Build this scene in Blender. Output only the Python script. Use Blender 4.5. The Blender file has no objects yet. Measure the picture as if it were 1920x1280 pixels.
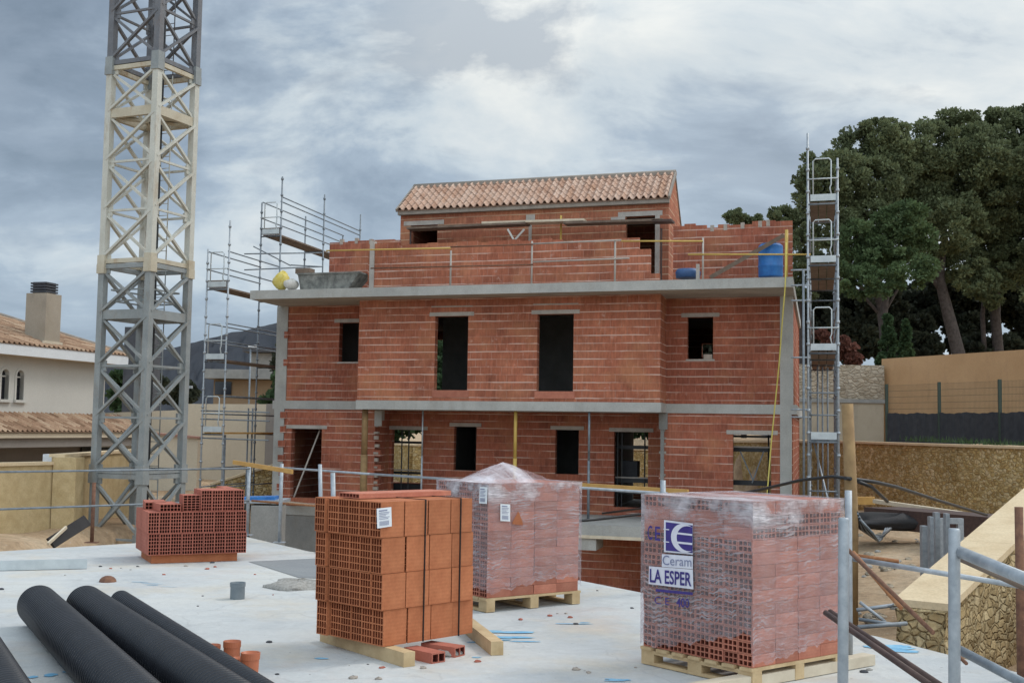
import bpy, math, random
import numpy as np
from mathutils import Vector, Matrix
random.seed(7); RNG = np.random.default_rng(7)
sc = bpy.context.scene
COL = sc.collection
V = Vector
# ------------------------------------------------------------------ camera
F = 2237.0; PITCH = 0.07244; ROLL = 0.01553; EYE = V((0, 0, 1.6))
_f = V((0, math.cos(PITCH), math.sin(PITCH))); _r = V((1, 0, 0)); _u = _r.cross(_f)
RIGHT = math.cos(ROLL)*_r + math.sin(ROLL)*_u
UP = -math.sin(ROLL)*_r + math.cos(ROLL)*_u
FWD = _f
cam = bpy.data.cameras.new('camera'); co = bpy.data.objects.new('camera', cam); COL.objects.link(co)
cam.sensor_width = 36; cam.lens = F/1920*36; cam.clip_end = 8000; cam.clip_start = 0.05
mw = Matrix.Identity(4)
for i in range(3):
    mw[i][0] = RIGHT[i]; mw[i][1] = UP[i]; mw[i][2] = -FWD[i]; mw[i][3] = EYE[i]
co.matrix_world = mw; sc.camera = co

def ray(px, py): return FWD + RIGHT*((px-960)/F) + UP*((640-py)/F)
def at(px, py, Y):                        # point seen at a pixel, at a given distance north
    d = ray(px, py); return EYE + d*(Y/d.y)
def onz(px, py, z):                       # point seen at a pixel on a level
    d = ray(px, py); return EYE + d*((z-EYE.z)/d.z)

# ------------------------------------------------------------------ mesh builder
class MB:
    def __init__(s): s.v = []; s.f = []; s.uv = []; s.mi = []; s.sm = []
    def face(s, pts, uv=None, mi=0, sm=False):
        i = len(s.v); s.v.extend([tuple(p) for p in pts]); s.f.append(tuple(range(i, i+len(pts))))
        if uv is None:
            n = (V(pts[1])-V(pts[0])).cross(V(pts[2])-V(pts[0]))
            a = [abs(n.x), abs(n.y), abs(n.z)]; k = a.index(max(a))
            uv = [((p[1], p[2]), (p[0], p[2]), (p[0], p[1]))[k] for p in pts]
        s.uv.extend(uv); s.mi.append(mi); s.sm.append(sm)
    def box(s, x0, x1, y0, y1, z0, z1, fn=None, mi=0, skip=''):
        fn = fn or (lambda x, y, z: V((x, y, z)))
        def q(k, c, uv):
            if k not in skip: s.face([fn(*p) for p in c], uv, mi)
        q('f', [(x0,y0,z0),(x1,y0,z0),(x1,y0,z1),(x0,y0,z1)], [(x0,z0),(x1,z0),(x1,z1),(x0,z1)])
        q('b', [(x1,y1,z0),(x0,y1,z0),(x0,y1,z1),(x1,y1,z1)], [(x1,z0),(x0,z0),(x0,z1),(x1,z1)])
        q('l', [(x0,y1,z0),(x0,y0,z0),(x0,y0,z1),(x0,y1,z1)], [(y1,z0),(y0,z0),(y0,z1),(y1,z1)])
        q('r', [(x1,y0,z0),(x1,y1,z0),(x1,y1,z1),(x1,y0,z1)], [(y0,z0),(y1,z0),(y1,z1),(y0,z1)])
        q('t', [(x0,y0,z1),(x1,y0,z1),(x1,y1,z1),(x0,y1,z1)], [(x0,y0),(x1,y0),(x1,y1),(x0,y1)])
        q('d', [(x0,y1,z0),(x1,y1,z0),(x1,y0,z0),(x0,y0,z0)], [(x0,y1),(x1,y1),(x1,y0),(x0,y0)])
        return s
    def bar(s, p0, p1, w, h, upv=(0,0,1), mi=0):     # rectangular bar between two points
        p0 = V(p0); p1 = V(p1); d = p1-p0; L = d.length; d.normalize()
        a = d.cross(V(upv))
        if a.length < 1e-4: a = d.cross(V((0,1,0)))
        a.normalize(); b = a.cross(d)
        fn = lambda x, y, z: p0 + d*x + a*y + b*z
        return s.box(0, L, -w/2, w/2, -h/2, h/2, fn, mi)
    def tube(s, pts, r, n=8, cap=True, mi=0):
        pts = [V(p) for p in pts]; rs = r if isinstance(r, (list, tuple)) else [r]*len(pts)
        rings = []; base = len(s.v); a = None
        for i, p in enumerate(pts):
            d = (pts[min(i+1, len(pts)-1)]-pts[max(i-1, 0)]).normalized()
            if a is None:
                a = d.cross(V((0,0,1)))
                if a.length < 1e-3: a = d.cross(V((0,1,0)))
            a = (a - d*a.dot(d)).normalized(); b = d.cross(a)
            for k in range(n):
                t = 2*math.pi*k/n; s.v.append(tuple(p+(a*math.cos(t)+b*math.sin(t))*rs[i]))
        L = 0
        for i in range(len(pts)-1):
            L2 = L+(pts[i+1]-pts[i]).length
            for k in range(n):
                k2 = (k+1) % n
                s.f.append((base+i*n+k, base+i*n+k2, base+(i+1)*n+k2, base+(i+1)*n+k))
                u0, u1 = k/n*6.28*rs[i], (k+1)/n*6.28*rs[i]
                s.uv.extend([(u0,L),(u1,L),(u1,L2),(u0,L2)]); s.mi.append(mi); s.sm.append(True)
            L = L2
        if cap:
            for i, rev in ((0, True), (len(pts)-1, False)):
                idx = [base+i*n+k for k in range(n)]
                if rev: idx.reverse()
                s.f.append(tuple(idx)); s.uv.extend([(0,0)]*n); s.mi.append(mi); s.sm.append(False)
        return s
    def build(s, name, mat, parent=None, world=True):
        """link as one mesh object; verts are in world space (or the parent's space when world=False)"""
        vs = np.array(s.v, dtype=float).reshape(-1, 3)
        me = bpy.data.meshes.new(name)
        if parent is not None:
            if world:
                mi = pm(parent).inverted()
                A = np.array(mi); vs = vs@A[:3,:3].T + A[:3,3]
            loc = V((0,0,0))
        else:
            if world:
                lo, hi = vs.min(0), vs.max(0); c = np.array([(lo[0]+hi[0])/2, (lo[1]+hi[1])/2, lo[2]])
                vs = vs-c; loc = V(c)
            else: loc = V((0,0,0))
        me.from_pydata(vs.tolist(), [], s.f)
        uvl = me.uv_layers.new(name='UVMap')
        uvl.data.foreach_set('uv', np.array(s.uv, dtype=np.float32).ravel())
        me.polygons.foreach_set('use_smooth', s.sm)
        for m in (mat if isinstance(mat, (list, tuple)) else [mat]): me.materials.append(m)
        me.polygons.foreach_set('material_index', s.mi)
        me.update()
        o = bpy.data.objects.new(name, me); COL.objects.link(o); o.location = loc
        if parent is not None: o.parent = parent
        return o
def pm(o):
    m = Matrix.LocRotScale(o.location, o.rotation_euler, o.scale)
    return pm(o.parent)@m if o.parent else m
def tag(o, label=None, cat=None, group=None, kind=None):
    if label: o['label'] = label
    if cat: o['category'] = cat
    if group: o['group'] = group
    if kind: o['kind'] = kind
    return o
def thing(name, label, cat, loc=(0,0,0), rz=0, group=None):
    o = bpy.data.objects.new(name, None); COL.objects.link(o); o.empty_display_size = .2
    o.location = loc; o.rotation_euler = (0,0,rz); return tag(o, label, cat, group)
def copy_tree(o, parent=None):
    c = o.copy(); COL.objects.link(c); c.parent = parent
    for ch in [x for x in o.children]: copy_tree(ch, c)
    return c
def lerp(a, b, t): return a+(b-a)*t

# ------------------------------------------------------------------ materials
class G:
    def __init__(s, name):
        s.m = bpy.data.materials.new(name); s.m.use_nodes = True; s.nt = s.m.node_tree
        s.b = s.nt.nodes['Principled BSDF']; s.out = s.nt.nodes['Material Output']; s._tc = None
    def n(s, t, **kw):
        nd = s.nt.nodes.new('ShaderNode'+t)
        for k, v in kw.items():
            if k.startswith('_'): setattr(nd, k[1:], v)
            else: s.set(nd, k, v)
        return nd
    def set(s, nd, k, v):
        i = nd.inputs[int(k[1:])] if k[0] == 'i' and k[1:].isdigit() else nd.inputs[k.replace('__', ' ')]
        if isinstance(v, bpy.types.NodeSocket): s.nt.links.new(v, i)
        elif hasattr(i, 'default_value'):
            if isinstance(v, (tuple, list)) and len(v) == 3 and i.type == 'RGBA': v = (*v, 1)
            i.default_value = v
    def tc(s, o):
        if s._tc is None: s._tc = s.nt.nodes.new('ShaderNodeTexCoord')
        return s._tc.outputs[o]
    def noise(s, scale, detail=4, vec=None, rough=.55, dist=0):
        nd = s.n('TexNoise', Scale=scale, Detail=detail, Roughness=rough, Distortion=dist)
        s.set(nd, 'Vector', vec if vec is not None else s.tc('Object')); return nd.outputs['Fac']
    def ramp(s, fac, *stops):
        nd = s.n('ValToRGB', Fac=fac); e = nd.color_ramp.elements
        while len(e) < len(stops): e.new(.5)
        for el, (p, c) in zip(e, stops):
            el.position = p; el.color = (c, c, c, 1) if isinstance(c, (int, float)) else (*c, 1)
        return nd.outputs['Color']
    def mix(s, fac, a, b, blend='MIX'):
        nd = s.n('Mix', _data_type='RGBA', _blend_type=blend)
        s.set(nd, 'i0', fac); s.set(nd, 'i6', a); s.set(nd, 'i7', b); return nd.outputs[2]
    def math(s, op, a, b=0, c=0):
        nd = s.n('Math', _operation=op); s.set(nd, 'i0', a); s.set(nd, 'i1', b); s.set(nd, 'i2', c); return nd.outputs[0]
    def map(s, vec, scale=(1,1,1), loc=(0,0,0)):
        nd = s.n('Mapping', Vector=vec); nd.inputs['Scale'].default_value = scale; nd.inputs['Location'].default_value = loc
        return nd.outputs[0]
    def rnd(s): return s.n('ObjectInfo').outputs['Random']
    def bump(s, h, strength=.4, dist=.01):
        nd = s.n('Bump', Strength=strength, Distance=dist, Height=h); s.set(s.b, 'Normal', nd.outputs[0])
    def done(s, color=None, rough=.8, metal=0, spec=None):
        if color is not None: s.set(s.b, 'Base Color', color)
        s.set(s.b, 'Roughness', rough); s.set(s.b, 'Metallic', metal)
        if spec is not None: s.set(s.b, 'Specular IOR Level', spec)
        return s.m

def mat_brick(name, dark, mid, light, mortar, bw=.29, rh=.2, streak=True, jitter=1.0):
    g = G(name); uv = g.tc('UV')
    nz = g.n('TexNoise', Scale=1.3, Detail=2); g.set(nz, 'Vector', uv)
    vm = g.n('VectorMath', _operation='MULTIPLY_ADD'); g.set(vm, 'i0', nz.outputs['Color']); g.set(vm, 'i1', (.03,.03,0)); g.set(vm, 'i2', uv)
    bk = g.n('TexBrick', Vector=vm.outputs[0], Scale=1.0, Color1=(0,0,0), Color2=(1,1,1), Mortar=(.5,.5,.5))
    g.set(bk, 'Mortar Size', .009); g.set(bk, 'Brick Width', bw); g.set(bk, 'Row Height', rh); g.set(bk, 'Mortar Smooth', .3)
    per = g.mix(.30, mid, g.ramp(bk.outputs['Color'], (0, dark), (.10, dark), (.16, mid), (.72, mid), (1, light)))
    per = g.mix(g.ramp(g.noise(.9, 2, uv), (.55, 0), (.8, .5)), per, light)
    blot = g.ramp(g.noise(.55, 6, uv, .65), (.3, .70), (.7, 1.22))
    c = g.mix(1, per, blot, 'MULTIPLY')
    fine = g.ramp(g.noise(9, 5, g.map(uv, (1.6, .6, 1)), .7), (.25, .72), (.75, 1.22))
    c = g.mix(1, c, fine, 'MULTIPLY')
    # vertical flutes of hollow clay blocks
    wv = g.n('TexWave', _bands_direction='X', Scale=11.0, Distortion=.6, Detail=1.0); g.set(wv, 'Vector', vm.outputs[0])
    if streak: c = g.mix(.42, c, g.ramp(wv.outputs['Fac'], (.2, .5), (.7, 1.2)), 'MULTIPLY')
    vs = g.noise(2.2, 5, g.map(uv, (9, .9, 1)), .7); c = g.mix(.8, c, g.ramp(vs, (.3, .7), (.7, 1.25)), 'MULTIPLY')
    # bed joints: pale, uneven, here and there missing
    bed = g.n('TexBrick', Vector=vm.outputs[0], Scale=1.0); g.set(bed, 'Mortar Size', .016); g.set(bed, 'Brick Width', 60.0); g.set(bed, 'Row Height', rh); g.set(bed, 'Mortar Smooth', .4)
    patch = g.ramp(g.noise(1.1, 5, g.map(uv, (.55, 1.9, 1)), .7), (.43, .08), (.56, 1.0))
    gap = g.ramp(g.noise(2.3, 3, g.map(uv, (1, .6, 1), (5, 3, 0))), (.4, .05), (.65, .75))
    c = g.mix(g.math('MULTIPLY', bk.outputs['Fac'], g.math('MULTIPLY', gap, .42)), c, mortar)
    c = g.mix(g.math('MULTIPLY', bed.outputs['Fac'], patch), c, mortar)
    sm = g.ramp(g.noise(3.2, 6, g.map(uv, (1, 1, 1), (9, 1, 0)), .75), (.60, 0), (.70, .9))
    c = g.mix(g.math('MULTIPLY', sm, .55), c, mortar)
    hb = g.noise(.8, 3, g.map(uv, (1, 1, 1), (21, 3, 0))); c = g.mix(g.math('MULTIPLY', g.ramp(hb, (.52, 0), (.68, 1)), .38), c, (.50,.24,.12))
    h = g.math('SUBTRACT', g.math('MULTIPLY', wv.outputs['Fac'], .25), bk.outputs['Fac'])
    g.bump(h, .5, .012)
    return g.done(c, .9, spec=.2)
BR = dict(dark=(.17,.060,.042), mid=(.405,.140,.082), light=(.55,.235,.14))
M_brick = mat_brick('brick_masonry', BR['dark'], BR['mid'], BR['light'], (.64,.46,.39))
M_brick_low = mat_brick('brick_masonry_wide', (.17,.06,.045), (.365,.120,.074), (.49,.20,.12), (.58,.41,.345), bw=.33)
M_brick_old = mat_brick('brick_masonry_penthouse', (.24,.085,.055), (.40,.15,.09), (.50,.23,.13), (.54,.39,.27), bw=.24)

def mat_concrete(name, a, b, scale=1.5, stain=(.2,.18,.15), st=.4, rough=.9):
    g = G(name); o = g.tc('Object')
    c = g.ramp(g.noise(scale, 6, o, .65), (.3, a), (.72, b))
    c = g.mix(g.math('MULTIPLY', g.ramp(g.noise(3.2, 5, g.map(o, (1, 1, .25)), .7), (.52, 0), (.75, 1)), st), c, stain)
    c = g.mix(.5, c, g.ramp(g.noise(38, 3, o), (.3, .8), (.7, 1.15)), 'MULTIPLY')
    g.bump(g.noise(22, 5, o), .25, .01)
    return g.done(c, rough, spec=.25)
M_conc = mat_concrete('concrete_fair', (.33,.33,.315), (.47,.465,.44), 1.2, (.24,.21,.17), .35)
M_conc_dk = mat_concrete('concrete_grey', (.20,.20,.195), (.30,.295,.28), 1.6)
M_lintel = mat_concrete('concrete_lintel', (.36,.33,.30), (.48,.44,.40), 4)
M_mortar = mat_concrete('mortar_lumps', (.30,.25,.21), (.48,.42,.37), 9)
M_cream = mat_concrete('cream_render', (.50,.43,.33), (.56,.49,.38), .8, (.42,.36,.27), .3)
M_white = mat_concrete('white_render', (.50,.49,.455), (.55,.54,.50), .5, (.44,.42,.38), .2)
M_greyrender = mat_concrete('grey_render', (.20,.18,.165), (.25,.23,.21), .7)
M_orange_w = mat_concrete('ochre_render', (.47,.285,.145), (.57,.36,.195), .6, (.36,.22,.125), .45)
M_coping = mat_concrete('coping_stone', (.56,.43,.27), (.68,.55,.37), 2.5, (.42,.30,.18), .35)
M_facade_w = mat_concrete('fascia_white', (.62,.64,.66), (.68,.70,.72), 1.0, (.5,.5,.5), .15)

def mat_deck():
    g = G('deck_concrete'); o = g.tc('Object')
    c = g.ramp(g.noise(.45, 6, o, .6), (.3, (.40,.425,.44)), (.52, (.52,.53,.525)), (.75, (.57,.56,.52)))
    c = g.mix(g.math('MULTIPLY', g.ramp(g.noise(.9, 6, g.map(o, (1,1,1), (7,3,0)), .65), (.5, 0), (.72, 1)), .55), c, (.56,.47,.34))
    c = g.mix(g.math('MULTIPLY', g.ramp(g.noise(1.7, 7, g.map(o, (1,.6,1), (1,9,0)), .7), (.55, 0), (.68, 1)), .3), c, (.33,.35,.37))
    c = g.mix(.6, c, g.ramp(g.noise(14, 6, o, .7), (.3, .86), (.7, 1.08)), 'MULTIPLY')
    # tiny grit and spatter
    c = g.mix(g.ramp(g.noise(26, 2, g.map(o, (1,1,1), (3,3,0))), (.745, 0), (.765, .8)), c, (.18,.16,.15))
    # hairline cracks
    vo = g.n('TexVoronoi', _feature='DISTANCE_TO_EDGE', Scale=.55); g.set(vo, 'Vector', g.n('VectorMath', _operation='ADD', i0=o, i1=g.n('TexNoise', Scale=2.0, Vector=o).outputs['Color']).outputs[0])
    c = g.mix(g.ramp(vo.outputs['Distance'], (.0, .28), (.012, 0)), c, (.3,.3,.3))
    c = g.mix(g.math('MULTIPLY', g.ramp(g.noise(.55, 6, g.map(o, (1,1,1), (11,5,0)), .7), (.56, 0), (.72, 1)), .22), c, (.50,.30,.22))
    tr = g.n('TexWave', _wave_type='RINGS', Scale=.8, Distortion=9.0, Detail=5.0); g.set(tr, 'Vector', o)
    c = g.mix(.15, c, g.ramp(tr.outputs['Fac'], (.1, .86), (.8, 1.06)), 'MULTIPLY')
    dr = g.noise(2.4, 7, g.map(o, (.35, 1.8, 1), (4, 1, 0)), .7)
    c = g.mix(g.math('MULTIPLY', g.ramp(dr, (.60, 0), (.70, 1)), .16), c, (.42,.40,.37))
    g.bump(g.math('ADD', g.noise(9, 8, o, .7), g.math('MULTIPLY', dr, .6)), .45, .02)
    return g.done(c, .85, spec=.3)
M_deck = mat_deck()
def mat_simple(name, a, b, scale=8, rough=.6, metal=0, bump=0, spec=None, perobj=0.0):
    g = G(name); c = g.ramp(g.noise(scale, 5, g.tc('Object'), .65), (.3, a), (.7, b))
    if perobj:
        c = g.mix(1, c, g.ramp(g.rnd(), (0, 1-perobj), (1, 1+perobj)), 'MULTIPLY')
    if bump: g.bump(g.noise(scale*3, 5), bump, .01)
    return g.done(c, rough, metal, spec)
M_galv = mat_simple('galvanised_steel', (.26,.29,.32), (.42,.45,.48), 14, .5, .35)
M_galv_dk = mat_simple('weathered_steel_tube', (.13,.15,.17), (.24,.27,.30), 10, .55, .3)
M_galv_lt = mat_simple('toe_board_tin', (.42,.46,.48), (.55,.59,.6), 6, .55, .2)
M_rust = mat_simple('rusty_steel', (.11,.05,.035), (.24,.12,.07), 20, .85, .1)
M_rust_or = mat_simple('orange_rusty_steel', (.26,.10,.04), (.42,.2,.09), 22, .85, .1)
M_darkrust = mat_simple('dark_brown_tube', (.045,.025,.022), (.09,.05,.04), 14, .6, .1)
M_wood = mat_simple('raw_timber', (.42,.29,.15), (.60,.45,.26), 7, .8, bump=.2)
M_wood_pale = mat_simple('pale_timber', (.52,.44,.33), (.66,.58,.45), 5, .8, bump=.2)
M_wood_br = mat_simple('brown_pole_timber', (.20,.12,.055), (.34,.22,.10), 5, .85, bump=.3)
M_wood_old = mat_simple('old_scaffold_board', (.115,.08,.06), (.22,.165,.125), 5, .9, bump=.3)
M_wood_or = mat_simple('orange_timber', (.42,.22,.06), (.56,.33,.10), 5, .8)
M_yellow = mat_simple('yellow_paint_prop', (.50,.33,.07), (.62,.43,.12), 6, .6)
M_yellowhose = mat_simple('yellow_hose_plastic', (.62,.52,.10), (.70,.62,.18), 6, .5)
def mat_worn(name, a, b, rust=(.20,.11,.06), amt=.5, metal=.1):
    g = G(name); o = g.tc('Object'); c = g.ramp(g.noise(2.2, 6, o, .65), (.3, a), (.7, b))
    c = g.mix(g.math('MULTIPLY', g.ramp(g.noise(3.1, 8, g.map(o, (1,1,.35)), .75), (.53, 0), (.66, 1)), amt), c, rust)
    c = g.mix(.6, c, g.ramp(g.noise(30, 4, o, .7), (.3, .82), (.7, 1.12)), 'MULTIPLY')
    g.bump(g.noise(25, 4, o), .2, .01); return g.done(c, .6, metal)
M_crane_grey = mat_worn('crane_grey_steel', (.21,.23,.235), (.30,.32,.32), (.22,.17,.12), .45)
M_crane_dark = mat_worn('crane_dark_steel', (.11,.115,.13), (.18,.185,.20), (.16,.12,.10), .4)
M_crane_white = mat_worn('crane_cream_paint', (.46,.455,.40), (.56,.555,.50), (.34,.25,.16), .55, 0)
M_crane_rusty = mat_worn('crane_rust_stained_paint', (.42,.36,.26), (.54,.50,.40), (.33,.20,.10), .75, 0)
M_black = mat_simple('black_rubber', (.012,.013,.016), (.022,.024,.028), 6, .5)
M_blackpe = mat_simple('black_corrugated_plastic', (.009,.010,.014), (.015,.017,.023), 5, .42, spec=.4)
M_tarp = mat_simple('black_tarp', (.010,.009,.010), (.022,.02,.021), 4, .8, bump=.8)
M_pvc_or = mat_simple('orange_pvc', (.42,.12,.055), (.50,.16,.075), 6, .45)
M_pvc_gr = mat_simple('grey_pvc', (.13,.16,.18), (.19,.22,.24), 9, .5)
M_blue = mat_simple('blue_plastic', (.012,.10,.34), (.03,.19,.50), 5, .4)
M_blue_dk = mat_simple('dark_blue_plastic', (.02,.06,.16), (.04,.10,.24), 5, .5)
M_bluepaint = mat_simple('blue_marking_spray', (.10,.33,.55), (.30,.52,.66), 9, .85)
M_paper = mat_simple('white_paper', (.70,.73,.76), (.78,.80,.82), 3, .6)
M_ink = mat_simple('blue_print_ink', (.03,.022,.16), (.05,.035,.22), 9, .5)
M_inkgrey = mat_simple('grey_print_ink', (.16,.18,.30), (.26,.28,.40), 9, .6)
M_printwhite = mat_simple('white_print_ink', (.62,.62,.70), (.72,.72,.78), 9, .5)
M_yellowsack = mat_simple('yellow_sack', (.55,.40,.03), (.66,.58,.22), 9, .7)
M_whitesack = mat_simple('white_sack', (.5,.47,.42), (.66,.63,.58), 9, .7)
M_tub = mat_concrete('mortar_caked_tub', (.11,.115,.11), (.36,.36,.33), 5, (.05,.05,.05), .7)
M_tar = mat_simple('dark_slate', (.035,.037,.045), (.06,.062,.072), 3, .7)
M_glass_dk = mat_simple('dark_window_glass', (.012,.014,.02), (.02,.022,.03), 2, .15)
M_band = mat_simple('black_strap', (.015,.012,.012), (.03,.025,.022), 5, .5)
M_greenpost = mat_simple('green_fence_paint', (.018,.035,.025), (.03,.05,.035), 5, .5)
M_net = mat_simple('dark_shade_net', (.022,.025,.032), (.045,.048,.056), 5, .9, bump=.4)
M_bark = mat_simple('pine_bark', (.035,.027,.024), (.10,.08,.072), 6, .95, bump=1.0)
M_gravel = mat_simple('gravel_heap', (.22,.21,.19), (.42,.40,.37), 30, .95, bump=.8)
M_wetpatch = mat_concrete('bare_grey_screed', (.21,.22,.23), (.27,.28,.285), 2, (.15,.15,.15), .3)

def mat_clay(name, a, b, spread=.22, ribs=0):
    g = G(name); o = g.tc('Object')
    c = g.ramp(g.noise(7, 5, o, .6), (.3, a), (.7, b))
    c = g.mix(1, c, g.ramp(g.rnd(), (0, 1-spread), (1, 1+spread)), 'MULTIPLY')
    c = g.mix(.5, c, g.ramp(g.noise(60, 3, o), (.3, .85), (.7, 1.12)), 'MULTIPLY')
    if ribs:
        wv = g.n('TexWave', _bands_direction='Z', Scale=ribs, Distortion=.4); g.set(wv, 'Vector', o)
        g.bump(wv.outputs['Fac'], .12, .003)
        c = g.mix(.14, c, g.ramp(wv.outputs['Fac'], (.2, .8), (.8, 1.1)), 'MULTIPLY')
    return g.done(c, .85, spec=.25)
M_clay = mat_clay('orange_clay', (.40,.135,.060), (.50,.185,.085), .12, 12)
M_clay_shade = mat_clay('orange_clay_hole_shade', (.20,.05,.022), (.27,.075,.034), .12)  # darker copy of the clay: shade inside the holes put into the colour
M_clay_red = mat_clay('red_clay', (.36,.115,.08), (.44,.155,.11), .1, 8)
M_clay_red_shade = mat_clay('red_clay_hole_shade', (.115,.026,.02), (.16,.04,.03), .1)  # red clay darkened for the holes, shade painted in
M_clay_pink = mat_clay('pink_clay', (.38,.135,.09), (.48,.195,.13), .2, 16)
M_clay_pink_shade = mat_clay('pink_clay_hole_shade', (.20,.055,.038), (.28,.085,.055), .15)  # pink clay darkened for the holes, shade painted in

def mat_tiles(name, stops, rows=.36, cols=.2):
    g = G(name); uv = g.tc('UV')
    bk = g.n('TexBrick', Vector=uv, Scale=1.0, _offset=0.0, Color1=(0,0,0), Color2=(1,1,1), Mortar=(.1,.1,.1))
    g.set(bk, 'Mortar Size', .004); g.set(bk, 'Brick Width', cols); g.set(bk, 'Row Height', rows)
    c = g.ramp(bk.outputs['Color'], *stops)
    c = g.mix(.8, c, g.ramp(g.noise(3, 5, uv, .65), (.3, .8), (.7, 1.15)), 'MULTIPLY')
    c = g.mix(.6, c, g.ramp(g.noise(22, 4, uv, .7), (.3, .8), (.7, 1.15)), 'MULTIPLY')
    return g.done(c, .85, spec=.2)
M_tile = mat_tiles('roof_tile_clay', [(0,(.40,.245,.175)), (.3,(.48,.32,.24)), (.6,(.51,.355,.275)), (.85,(.54,.395,.315)), (1,(.44,.265,.18))])
M_tile_old = mat_tiles('roof_tile_weathered', [(0,(.20,.12,.075)), (.3,(.32,.20,.13)), (.7,(.40,.27,.18)), (1,(.46,.34,.24))], .4, .26)
M_ridge = mat_concrete('ridge_mortar', (.22,.19,.165), (.32,.28,.24), 5)

def mat_rubble(name, a, b, c_, joint, scale=3.2, flat=1.0):
    g = G(name); o = g.tc('Object')
    ns = g.n('TexNoise', Scale=4.5, Detail=5); g.set(ns, 'Vector', o)
    vv = g.n('VectorMath', _operation='MULTIPLY_ADD'); g.set(vv, 'i0', ns.outputs['Color']); g.set(vv, 'i1', (.19,.19,.13)); g.set(vv, 'i2', g.map(o, (1,1,flat)))
    vo = g.n('TexVoronoi', Scale=scale, Vector=vv.outputs[0]); ve = g.n('TexVoronoi', _feature='DISTANCE_TO_EDGE', Scale=scale, Vector=vv.outputs[0])
    sp = g.n('SeparateColor', Color=vo.outputs['Color'])
    c = g.ramp(sp.outputs[0], (0, a), (.45, b), (1, c_))
    c = g.mix(.9, c, g.ramp(g.noise(8, 6, o, .75), (.25, .62), (.75, 1.3)), 'MULTIPLY')
    c = g.mix(.9, c, g.ramp(g.noise(.7, 5, o, .6), (.3, .74), (.7, 1.18)), 'MULTIPLY')
    e = g.math('MULTIPLY', g.ramp(ve.outputs['Distance'], (0, 1), (.09, 0)), g.ramp(g.noise(2.7, 4, o), (.35, .25), (.6, 1)))
    c = g.mix(g.math('MULTIPLY', e, .5), c, joint)
    g.bump(g.math('ADD', g.ramp(ve.outputs['Distance'], (0, 0), (.16, 1)), g.math('MULTIPLY', g.noise(14, 5), .5)), .8, .05)
    return g.done(c, .95, spec=.15)
M_rubble = mat_rubble('yellow_rubble_stone', (.42,.285,.115), (.54,.395,.175), (.66,.53,.31), (.33,.23,.10), 8.0, 1.4)
M_rubble_near = mat_rubble('brown_rubble_stone', (.34,.24,.12), (.46,.34,.18), (.56,.44,.26), (.29,.205,.105), 9, 1.4)
M_rubble_pale = mat_rubble('pale_rubble_stone', (.34,.275,.20), (.42,.35,.265), (.50,.43,.34), (.31,.25,.18), 4.2, 1.9)
M_stone_y = mat_concrete('yellow_block_wall', (.42,.315,.165), (.54,.425,.25), 5, (.34,.25,.13), .45)

def mat_earth():
    g = G('site_earth'); o = g.tc('Object')
    c = g.ramp(g.noise(.35, 7, o, .65), (.3, (.34,.225,.135)), (.5, (.47,.335,.215)), (.7, (.58,.45,.315)))
    c = g.mix(.9, c, g.ramp(g.noise(5, 7, o, .75), (.25, .6), (.75, 1.3)), 'MULTIPLY')
    vo = g.n('TexVoronoi', Scale=6.0, Vector=o)
    c = g.mix(g.ramp(vo.outputs['Distance'], (.10, .7), (.17, 0)), c, (.48,.41,.32))
    g.bump(g.noise(4, 9, o, .75), .9, .12)
    return g.done(c, .95, spec=.1)
M_earth = mat_earth()
def mat_leaf(name, a, b, c_):
    g = G(name)
    c = g.ramp(g.noise(.55, 3, g.tc('Object')), (.3, a), (.55, b), (.75, c_))
    c = g.mix(1, c, g.ramp(g.noise(7, 2, g.tc('Object')), (.3, .7), (.7, 1.3)), 'MULTIPLY')
    g.set(g.b, 'Subsurface Weight', 0)
    g.done(c, .75, spec=.2)
    tr = g.n('BsdfTranslucent', Color=c); mx = g.n('MixShader', Fac=.25)
    g.nt.links.new(g.b.outputs[0], mx.inputs[1]); g.nt.links.new(tr.outputs[0], mx.inputs[2]); g.nt.links.new(mx.outputs[0], g.out.inputs[0])
    return g.m
M_pine = mat_leaf('pine_needles', (.095,.115,.062), (.145,.17,.085), (.20,.225,.115))
M_pine_lt = mat_leaf('pine_needles_fresh', (.060,.092,.042), (.095,.140,.060), (.135,.185,.082))
M_shrub = mat_leaf('shrub_leaves', (.035,.065,.03), (.06,.10,.045), (.09,.13,.06))
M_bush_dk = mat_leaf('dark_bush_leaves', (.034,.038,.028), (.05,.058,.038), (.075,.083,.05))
M_flower = mat_leaf('reddish_leaves', (.12,.05,.04), (.18,.08,.06), (.22,.11,.09))
M_hill = mat_simple('wooded_hillside', (.010,.013,.021), (.019,.024,.034), .02, 1.0)

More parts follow.
